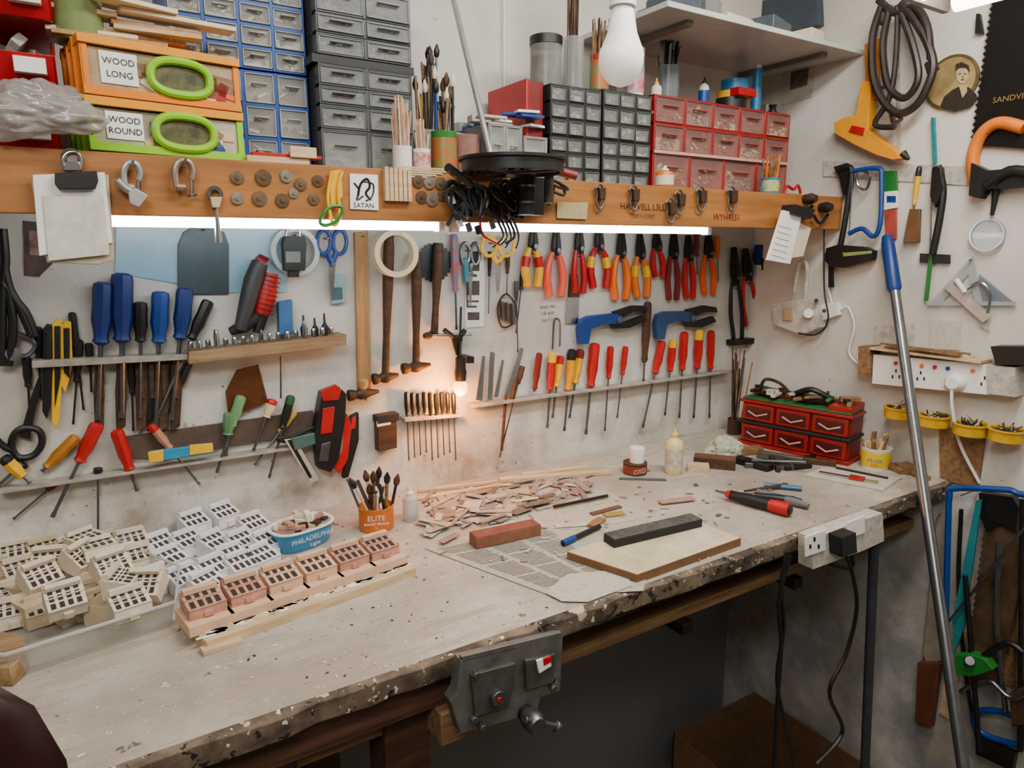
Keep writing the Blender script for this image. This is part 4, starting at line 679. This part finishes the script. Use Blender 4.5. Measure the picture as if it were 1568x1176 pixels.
# ------------------------------------------------------------------ bench items
def hb(b,o,yaw,w,d,h,mt,dark,tilt=0,rows=2,cols=4,top=None):
    Rm=Rz(yaw)@M.Rotation(tilt,3,'X'); f=lambda x,y,z:V(o)+Rm@V((x,y,z)); h0=h*.62
    prof=[(-d/2,0),(d/2,0),(d/2,h),(d*.42,h),(-d/2,h0)]
    b.prism([f(-w/2,y,z) for y,z in prof],Rm@V((w,0,0)),mt)
    s0=V((0,-d/2,h0)); s1=V((0,d*.42,h)); dv=s1-s0; nn=V((0,-dv.z,dv.y)).normalized()
    for r in range(rows):
        for c_ in range(cols):
            st=.88/rows; u0=.08+r*st; u1=u0+st*.76; x0=-w/2+w*(.09+c_*.22); x1=x0+w*.13
            q=[s0+dv*u0,s0+dv*u1]; P4=[V((x0,q[0].y,q[0].z)),V((x1,q[0].y,q[0].z)),V((x1,q[1].y,q[1].z)),V((x0,q[1].y,q[1].z))]
            P4=[Rm@(p+nn*.0003)+V(o) for p in P4]; b.prism(P4,Rm@(nn*.0006),dark)
    for u in(0,.5,.97):
        q=s0+dv*u; b.box(f(0,q.y,q.z)+Rm@(nn*.0008),(w,.0022,.0022),mt,Rm)
    b.box(f(0,d*.3,h+.003),(w*.9,d*.22,.008),top or mt,Rm); b.box(f(0,-d/2-.002,h0*.35),(w*.25,.005,h0*.5),mt,Rm)
WB=m('#e6e7ea',.6,0,.08); BG=m('#dccfb8',.65,0,.15); BG2=m('#cbb796',.65,0,.15); DK=m('#33261e',.8); DKW=m('#3e3833',.8); PK=m('#ddb594',.65,0,.15); PKT=m('#c99a84',.65,0,.3,60,col2='#ad7664')
b=B()
for (px,py,l) in((300,818,.015),(345,808,.02),(390,818,.01),(330,840,0),(372,838,0),(412,838,0),(205,850,0),(248,842,0),(290,838,.0),(225,872,0),(262,866,0),(240,898,0),(285,896,0),(330,880,0),(372,874,0),(320,905,-.0),(355,862,.0),(402,862,0),(195,872,.01)):
    hb(b,T(px,py+8)+V((0,0,max(0,l))),.42+U(-.12,.12),.050,.046,.038,WB,DKW)
    if l>0: b.box(T(px,py+8)+V((0,0,l/2)),(.046,.04,l),WB,Rz(.42))
b.done('white_window_blocks',.0006)
b=B()
for i in range(24):
    r=i//6; c_=i%6; px=-15+c_*44+r*-6+(r%2)*14; py=868+r*27-c_*5
    if px<-30 or px>235: continue
    hb(b,T(px,py+10,.004)+V((0,0,.014*(r<2))),.3+U(-.3,.3),.052,.044,.034,BG if i%2 else BG2,DK,U(-.1,.1),3)
for (px,py,zl,yw_) in((118,866,.05,.9),(155,856,.055,.2),(190,905,.05,1.2),(228,905,.04,-.5),(60,895,.045,.5),(100,930,.04,.2),(200,940,.035,.2),(135,842,.045,.6),(170,880,.05,.4),(80,870,.04,-.3)): hb(b,T(px,py,zl),yw_,.052,.044,.034,BG,DK,U(-.4,.5),3)
for (px,py) in((120,850),(160,850),(40,905),(90,905),(140,900),(185,905),(225,900),(60,930),(200,930),(20,880),(170,930),(120,925)): b.box(T(px,py,.02),(.06,.05,.036),BG2,Rz(U(0,3)))
b.done('beige_window_blocks',.0006)
b=B(); q=[T(-60,868),T(118,838),T(268,905),T(262,960),T(20,1040),T(-90,1035)]
cen=sum(q,V((0,0,0)))/6; n=len(q); TR=m('#c9c9be',.12,0,.1,10,alpha=.28)
up_=[cen+(p-cen)*1.06+V((0,0,.045)) for p in q]
for i in range(n): j=(i+1)%n; b.prism([q[i]+V((0,0,.001)),q[j]+V((0,0,.001)),up_[j],up_[i]],(cen-q[i]).normalized()*.002,TR)
b.prism([p+V((0,0,.0005)) for p in q],(0,0,.002),TR); b.tube(up_,.003,m('#d4dad6',.1,0,.1,alpha=.55),6,True); b.done('clear_plastic_tray')
b=B(); b.prism([T(x,y) for x,y in((-20,990),(40,1000),(46,1028),(20,1052),(-30,1050))],(0,0,.03),LEDGE); b.done('timber_block',.002)
b=B(); pl=[T(x,y) for x,y in((275,962),(318,998),(637,882),(600,855))]; b.prism([p for p in pl],(0,0,.016),PINE)
u=(pl[2]-pl[1]); yaw=math.atan2(u.y,u.x)
for i in range(6):
    f=.07+i*.165; o=(pl[0]*.66+pl[1]*.34)*(1-f)+(pl[3]*.66+pl[2]*.34)*f+V((0,0,.016))
    b.box(o+V((0,0,.008)),(.068,.074,.016),PK,Rz(yaw)); hb(b,o+V((0,.008,.016)),yaw+U(-.05,.05),.056,.052,.026,[PKT,PKT,PK,PK,PKT,PKT][i],DK,0,2,4,PK)
for i in range(60):
    f=U(.02,.98); b.box((pl[1]*(1-f)+pl[2]*f)*.82+(pl[0]*(1-f)+pl[3]*f)*.18+V((U(-.01,.01),U(-.004,.012),.0168)),(U(.01,.03),U(.004,.01),.0012),random.choice([WHITEP,CREAM,PAPER]),Rz(yaw+U(-.4,.4)))
b.done('plank_of_window_blocks',.0008)
b=B(); b.prism([T(x,y) for x,y in((306,998),(312,1006),(372,986),(366,978))],(0,0,.008),PINE); b.done('wood_sliver',.0005)
b=B(); o=T(470,842)+V((0,.035,0)); n=32
def ov(a,bb_,z): return [o+Rz(.28)@V((a*math.copysign(abs(math.cos(g))**.7,math.cos(g)),bb_*math.copysign(abs(math.sin(g))**.7,math.sin(g)),z)) for g in[i*2*math.pi/n for i in range(n)]]
rings=[ov(.052,.034,0),ov(.055,.037,.004),ov(.062,.043,.040),ov(.066,.046,.041),ov(.066,.046,.044),ov(.060,.041,.044),ov(.053,.034,.01)]
vs=sum(rings,[]); fs=[(k*n+j,k*n+(j+1)%n,(k+1)*n+(j+1)%n,(k+1)*n+j) for k in range(3) for j in range(n)]; b.add(vs,fs+[list(range(n))],m('#3f92c4',.35,0,.1),True)
fs=[(k*n+j,k*n+(j+1)%n,(k+1)*n+(j+1)%n,(k+1)*n+j) for k in range(3,6) for j in range(n)]+[[6*n+j for j in range(n)]]; b.add(vs,fs,WHITE,True)
dr=(Rz(.28)@V((1,0,0))); ux=(V((0,0,1))+Rz(.28)@V((0,-.15,0))); b.text('PHILADELPHIA',o+Rz(.28)@V((0,-.0440,.027)),dr,ux,.0145,WHITE); b.text('Light',o+Rz(.28)@V((.005,-.0415,.012)),dr,ux,.012,WHITE)
for i in range(22): b.box(o+V((U(-.035,.035),U(-.02,.02),.04+U(0,.014))),(U(.02,.05),.012,.006),random.choice([PINE,PKT,WHITEP,CREAM,DWOOD]),Rz(U(0,3))@M.Rotation(U(-.6,.6),3,'Y'))
b.done('plastic_food_tub')
pot('food_tin_of_brushes',T(577,808),.036,.052,m('#d88a2c',.35,.3,.15),m('#cf6a1c',.4,0,.1),18,.10,[PINED,BLACK,WHITE,DWOOD,PINE,STEEL],sr=.003,spread=.9,bandtext=[('ELITE',.016,.68,WHITE),('BAKED BEANS',.008,.45,WHITE),('*',.02,.2,YEL)],brush=True)
bottle('small_clear_bottle',T(629,796),.017,.075,m('#cfd2cc',.2,0,.1,alpha=.7),WHITE)
# newspaper
b=B(); NP=m('#b6b0a0',.85,0,.3,90,col2='#9c9586'); q=[T(x,y,.0012) for x,y in((650,840),(700,822),(860,800),(905,760),(1010,800),(985,905),(930,908),(842,912))]; b.prism(q,(0,0,.0008),NP)
b.prism([T(x,y,.0030) for x,y in((835,908),(868,880),(955,872),(968,897),(900,922),(860,921))],(0,0,.001),m('#c2bcac',.85,0,.25,90))
b.prism([T(x,y,.0022) for x,y in((720,770),(830,742),(930,752),(1000,790),(900,812),(780,806))],(0,0,.0006),m('#bdb6a4',.85,0,.3,90,col2='#a49c8c'))
for i in range(40):
    f=i/40; p0=T(664+f*175,842+f*62,.0026); dv=(T(850+f*105,806+f*72,.0026)-p0); p0=p0+dv*.04
    for s_ in range(3):
        if (i*3+s_)%11==4: continue
        b.prism([p0+dv*(s_*.31),p0+dv*(s_*.31+U(.22,.28)),p0+dv*(s_*.31+.25)+V((0,-.0016,0)),p0+dv*(s_*.31)+V((0,-.0016,0))],(0,0,.0002),m('#6d6658',.9))
b.done('newspaper_sheet')
# veneer scraps
b=B(); VC=[m(h,.75,0,.3,50) for h in('#b5a28c','#a08e7c','#b8a894','#8a7a6c','#cbc0a8','#9c7a70','#989490','#bcb6aa','#6e6054','#ccc4b6')]
for i in range(125):
    f=U(-.05,1.1); px=660+f*215; py=794-f*46+random.gauss(0,15)
    if px<640 or px>935 or py<728 or py>830: continue
    b.box(T(px,py,.0036+abs(random.gauss(0,.004))),(U(.03,.10),U(.008,.024),.0012),random.choice(VC),Rz(random.choice([U(-.3,.9),U(-1.2,1.4)]))@M.Rotation(U(-.12,.12),3,'X'))
for i in range(90): b.box(T(U(645,1130),U(738,860),.0040),(U(.004,.028),U(.002,.010),.001),random.choice(VC),Rz(U(0,3)))
b.done('veneer_scraps')
b=B()
for (x0,y0,x1,y1,w_,h) in((765,735,935,722,.022,.010),(800,728,900,716,.02,.012),(640,764,770,742,.012,.006),(640,752,760,738,.008,.008)):
    a=T(x0,y0,h/2+.001); e=T(x1,y1,h/2+.001); d=e-a; b.box((a+e)/2,(d.length,w_,h),PINE,Rz(math.atan2(d.y,d.x)))
b.done('wooden_strips',.001)
b=B(); q=[T(x,y) for x,y in((868,858),(975,894),(1134,836),(1040,798))]; b.prism(q,(0,0,.017),m('#7d5a38',.8,0,.3,20)); cen2=sum(q,V((0,0,0)))/4; b.prism([p+(cen2-p)*.012+V((0,0,.017)) for p in q],(0,0,.0008),m('#d2c4a6',.9,0,.2,14,col2='#b6a482')); b.done('sanding_board',.001)
def bar(name,x0,y0,x1,y1,w_,h,mt,z=0,top=None):
    b=B(); a=T(x0,y0,z); e=T(x1,y1,z); d=e-a; Rm=Rz(math.atan2(d.y,d.x)); c=(a+e)/2; b.box(c+V((0,0,h/2)),(d.length,w_,h),mt,Rm)
    if top: b.box(c+V((0,0,h+.001)),(d.length*.99,w_*.99,.002),top,Rm)
    return b.done(name,.001)
bar('black_sanding_block',932,834,1066,802,.036,.016,BLACKR,.0185,m('#55544f',.9,0,.6,90))
bar('brick_sanding_block',724,836,822,815,.036,.022,m('#8a5a3c',.7,0,.3,30),.003,m('#84473a',.8,0,.4,60))
b=B(); a=T(862,832,.009); e=T(918,806,.009); b.cyl(a,e,.0055,BLACK); b.cyl(a,a+(e-a)*.3,.0068,BLUE); b.cyl(e,e+(e-a)*.06,.002,WHITE); b.done('marker_pen')
b=B(); a=T(848,776,.010); e=T(930,759,.010); b.cyl(a,e,.004,BLACK,n=8); b.cyl(e,e+(e-a)*.08,.003,PINE,r2=.0005,n=8); b.done('pencil')
for (x0,y0,x1,y1,w_,h,mt,nm) in((905,808,922,796,.02,.006,m('#9a6a42',.7),'wood_chip'),(925,790,955,786,.02,.003,m('#a08a3c',.7),'sandpaper_piece'),(850,806,905,802,.02,.002,m('#c8c0aa',.8),'paper_scrap'),(1010,770,1062,764,.022,.004,m('#b0897a',.7),'sandpaper_strip'),(905,788,950,776,.014,.003,m('#6a4a2a',.7),'sandpaper_piece')): bar(nm,x0,y0,x1,y1,w_,h,mt,.0040)
bottle('wood_glue_bottle',T(1031,724),.023,.125,m('#dccf94',.35,0,.1),m('#dcbf6a',.35),m('#c8c8b4',.5,0,.4,60))
b=B(); o=T(972,724); b.lathe(o,(0,0,1),[(.031,0),(.031,.028),(.032,.03),(.027,.03)],DWOOD,28); b.lathe(o,(0,0,1),[(.0315,.004),(.0315,.025)],m('#8a3a1c',.5,0,.4,50),28); b.lathe(o+V((.006,0,.03)),(0,0,1),[(.019,0),(.020,.038),(.018,.04)],WHITE,24); b.text('OXO',o+V((-.012,-.031,.014)),(1,0,0),(0,0,1),.018,CREAM); b.done('round_tin_with_cap')
bar('green_ruler',948,734,1020,736,.01,.004,m('#3a5b5a',.5)); bar('wood_offcut_block',1052,720,1085,722,.03,.02,PINE,0); bar('dark_brick_block',1062,712,1126,718,.04,.028,DWOOD,0,m('#6a4230',.8,0,.3,60))
blob('crumpled_glove',T(1108,688,.03),(.048,.038,.032),m('#b8bca6',.8,0,.3,30),8,.4,3)
pot('pot_of_rods',T(1124,664),.022,.05,DWOOD,None,16,.26,[DWOOD,STEEL,PINED,BLACK],sr=.002,spread=.8)
# red drawer cabinet against the side wall
b=B(); A=V((1.672,-.15,ZD)); Bq=V((1.738,-.455,ZD)); d=(Bq-A); wd=d.length; Rm=Rz(math.atan2(d.y,d.x)); RX=m('#941010',.35,0,.2); f=lambda x,y,z:A+Rm@V((x,y,z)); dp=.095; S=.056
def fb(x0,x1,y0,y1,z0,z1,mt): b.box(f((x0+x1)/2,(y0+y1)/2,(z0+z1)/2),(x1-x0,y1-y0,z1-z0),mt,Rm)
fb(-.006,wd+.006,-.004,dp,0,.012,RX)
for k in range(2):
    z0=.012+k*(S+.008); fb(0,wd,.004,dp,z0,z0+S,DRED); fb(-.006,wd+.006,-.010,dp,z0+S,z0+S+.008,[BLACKR,RX][k])
    for i in range(3):
        x0=wd*i/3+.004; x1=wd*(i+1)/3-.004; fb(x0,x1,-.006,.006,z0+.003,z0+S-.003,RX); fb(x0+.01,x1-.01,-.008,-.004,z0+.012,z0+S-.012,m('#4c0c0e',.3)); b.tube([f(x0+.018,-.008,z0+.030),f((x0+x1)/2,-.016,z0+.02),f(x1-.018,-.008,z0+.030)],.003,m('#c89890',.3),6)
zt6=.012+2*(S+.008); fb(0,wd,0,dp,zt6,zt6+.006,m('#2c6a3c',.6,0,.4,30)); fb(.0,wd,.06,dp,zt6+.006,zt6+.024,RX); fb(wd*.8,wd,.0,.06,zt6+.006,zt6+.02,RX)
for i in range(30): b.box(f(U(.01,wd-.01),U(.015,.085),zt6+.02+U(0,.012)),(U(.02,.08),U(.006,.02),U(.006,.014)),random.choice([BLACK,DSTEEL,RUST,GREEN,WHITEP,PINED,DWOOD]),Rz(U(-2,1)))
b.done('red_drawer_cabinet',.0015)
b=B(); b.tube(crom([f(.03,.04,zt6+.02),f(.05,.03,zt6+.06),f(.08,.06,zt6+.05),f(.12,.04,zt6+.03)]),.005,RUST,8); b.tube(crom([f(.14,.04,zt6+.03),f(.19,.03,zt6+.05),f(.24,.05,zt6+.026)]),[.008]*13,BLACK,8); b.done('bent_pincers')
pot('white_snack_tub',T(1340,716)+V((-.004,0,0)),.038,.060,WHITE,m('#e6c810',.4,0,.1),16,.085,[PINE,PINE,PINED],sr=.005,spread=.6,taper=.85,bandtext=[('FILLER',.013,.5,BLUE),('MIX',.010,.28,RED)])
b=B()
for (x0,y0,x1,y1,w_,h,mt) in((1120,706,1180,722,.03,.018,DSTEEL),(1140,716,1215,720,.012,.014,STEEL),(1160,700,1230,712,.02,.02,m('#6a6558',.5,.5)),(1195,712,1250,702,.014,.012,DSTEEL),(1130,696,1165,694,.03,.02,PINED),(1225,708,1280,714,.02,.014,DWOOD),(1180,704,1192,724,.012,.016,RUST),(1200,720,1240,716,.02,.01,BLACK)):
    a=T(x0,y0,0); e=T(x1,y1,0); d=e-a; b.box((a+e)/2+V((0,0,h/2+.001)),(d.length,w_,h),mt,Rz(math.atan2(d.y,d.x)))
b.tube([T(1150,705,.02),T(1235,708,.03)],.005,STEEL,8); b.done('metal_clamp_pile',.002)
b=B(); b.prism([T(x,y,.001) for x,y in((1230,728),(1262,716),(1380,732),(1352,752))],(0,0,.002),m('#ccc4b0',.7)); a=T(1254,723,.006); e=T(1345,739,.006); d=e-a; b.box((a+e)/2,(d.length,.012,.005),CHROME,Rz(math.atan2(d.y,d.x))); b.box(a*.35+e*.65+V((0,0,.003)),(.035,.022,.006),RED,Rz(math.atan2(d.y,d.x))); b.cyl(T(1280,716,.006),T(1360,732,.006),.003,BLACK); b.done('vernier_caliper')
b=B()
for (x0,y0,x1,y1,w_,h) in((1362,722,1396,716,.03,.012),(1380,720,1410,722,.04,.02),(1396,730,1430,728,.02,.01)):
    a=T(x0,y0,0); e=T(x1,y1,0); d=e-a; b.box((a+e)/2+V((-.02,0,h/2+.001)),(min(d.length,.06),w_,h),PINED,Rz(1.2))
b.done('timber_scraps',.001)
b=B(); a=T(1112,756,.016); e=T(1212,782,.016); d=(e-a); b.tube([a,a+d*.1,a+d*.4,a+d*.7,a+d*.95,e],[.006,.011,.014,.013,.015,.009],BLACK,12); b.tube([a+d*.68,a+d*.8,a+d*.97],[.0135,.0155,.0155],RED,12); b.tube([a-d*.18,a],[.003,.004],CHROME,8); b.tube([a,a+d*.08],[.007,.012],RED,12); b.done('craft_knife_handle')
b=B()
for (x0,y0,x1,y1) in((1160,752,1238,775),(1155,758,1228,768)):
    a=T(x0,y0,.010); e=T(x1,y1,.010); d=e-a; b.tube([a,a+d*.4,a+d*.8,e],[.006,.009,.010,.006],[m('#6a6d70',.4),BLACK][x0==1155],10)
a=T(1140,752,.01); e=T(1205,742,.01); b.tube([a,e],[.003,.005],m('#5a4a40',.4,.5),8); a=T(1170,742,.008); e=T(1228,748,.008); b.tube([a,e],.006,m('#3a6a90',.4),8); b.done('cutting_pliers')
b=B(); q=T(1167,792,.0005); b.lathe(q,(0,0,1),[(.004,0),(.004,.001)],YEL,12); b.done('yellow_pin')
b=B()
for i in range(700):
    px,py=U(330,1400),U(720,1040); p=T(px,py,.001)
    if p.y<yd+.02 or p.y>-.01 or p.x>XR-.03: continue
    b.box(p,(U(.001,.006),U(.001,.003),.0012),random.choice([CREAM,PINE,WHITEP,DWOOD,PAPER]),Rz(U(0,3)))
b.done('sawdust_crumbs')
# ------------------------------------------------------------------ floor things
b=B(); t=.004; x0,x1,y0,y1,h=1.46,1.845,-.85,-.14,.27; BX=m('#7a5a3c',.85,0,.25)
b.bb((x0,y0,.001),(x1,y1,.005),CARD)
for q in(((x0,y0,.001),(x0+t,y1,h)),((x1-t,y0,.001),(x1,y1,h)),((x0,y0,.001),(x1,y0+t,h)),((x0,y1-t,.001),(x1,y1,h))): b.bb(*q,BX)
b.done('cardboard_box')
b=B(); b.bb((.95,-.55,.0),(1.38,-.1,.02),m('#b8ab90',.8)); b.done('floor_board')
# swivel chair near left
LE=m('#2a0e12',.3,0,.3,20); b=B(); cx,cy=-.25,-.95; n=20; vs=[]
prof=[(1.09,.13),(1.13,.175),(1.23,.20),(1.33,.212),(1.41,.210),(1.46,.196),(1.495,.168),(1.515,.125),(1.525,.07)]
for z,wdt in prof:
    for j in range(n):
        g=2*math.pi*j/n; vs.append(V((cx+wdt*math.copysign(abs(math.cos(g))**.6,math.cos(g)),cy+.032*math.sin(g)*(1 if z<1.48 else .7),z)))
fs=[(i*n+j,i*n+(j+1)%n,(i+1)*n+(j+1)%n,(i+1)*n+j) for i in range(8) for j in range(n)]+[list(range(n)),[8*n+j for j in range(n)]]
b.add(vs,fs,LE,True); sy=cy-.24; b.lathe((cx,sy,.86),(0,0,1),[(.19,0),(.21,.02),(.21,.05),(.17,.07)],LE,28); b.cyl((cx,sy,.06),(cx,sy,.86),.025,CHROME); b.tube(crom([(cx,cy-.12,.86),(cx,cy-.03,.90),(cx,cy-.02,1.15)]),.015,BLACK)
for i in range(5):
    g=i*2*math.pi/5; e=V((cx+.26*math.cos(g),sy+.26*math.sin(g),.04)); b.cyl((cx,sy,.09),e,.018,BLACK); b.lathe(e+V((0,0,-.04)),(0,0,1),[(.018,0),(.022,.02),(.018,.04)],BLACKR,12)
b.done('swivel_chair')
# ------------------------------------------------------------------ lights
def area(n,loc,tgt,sx,sy,e,col=(1,1,1)):
    l=bpy.data.lights.new(n,'AREA'); l.shape='RECTANGLE'; l.size=sx; l.size_y=sy; l.energy=e; l.color=col
    o=bpy.data.objects.new(n,l); o.location=loc; o.rotation_euler=(V(tgt)-V(loc)).to_track_quat('-Z','Y').to_euler(); bpy.context.collection.objects.link(o); return o
area('added_ceiling_fill',(.95,-1.05,2.68),(.95,-.6,1.1),1.2,.2,26,(1,.96,.90))  # added ambient fill over the bench, with no fitting of its own
area('added_ceiling_fill',(-.4,-1.9,2.65),(.8,-.3,1.5),.9,.3,20,(1,.96,.90))  # second added fill, unseen, from behind the camera
w=bpy.data.worlds.new('world'); bpy.context.scene.world=w; w.use_nodes=True; w.node_tree.nodes['Background'].inputs[0].default_value=(.8,.85,.9,1); w.node_tree.nodes['Background'].inputs[1].default_value=.3
# ------------------------------------------------------------------ camera
cam=bpy.data.cameras.new('camera'); co=bpy.data.objects.new('camera',cam); bpy.context.collection.objects.link(co)
cam.sensor_width=36; cam.lens=36*F/1568; cam.clip_start=.02
Rm=M((rt,up,-fw)).transposed(); co.matrix_world=M.Translation(C)@Rm.to_4x4(); bpy.context.scene.camera=co
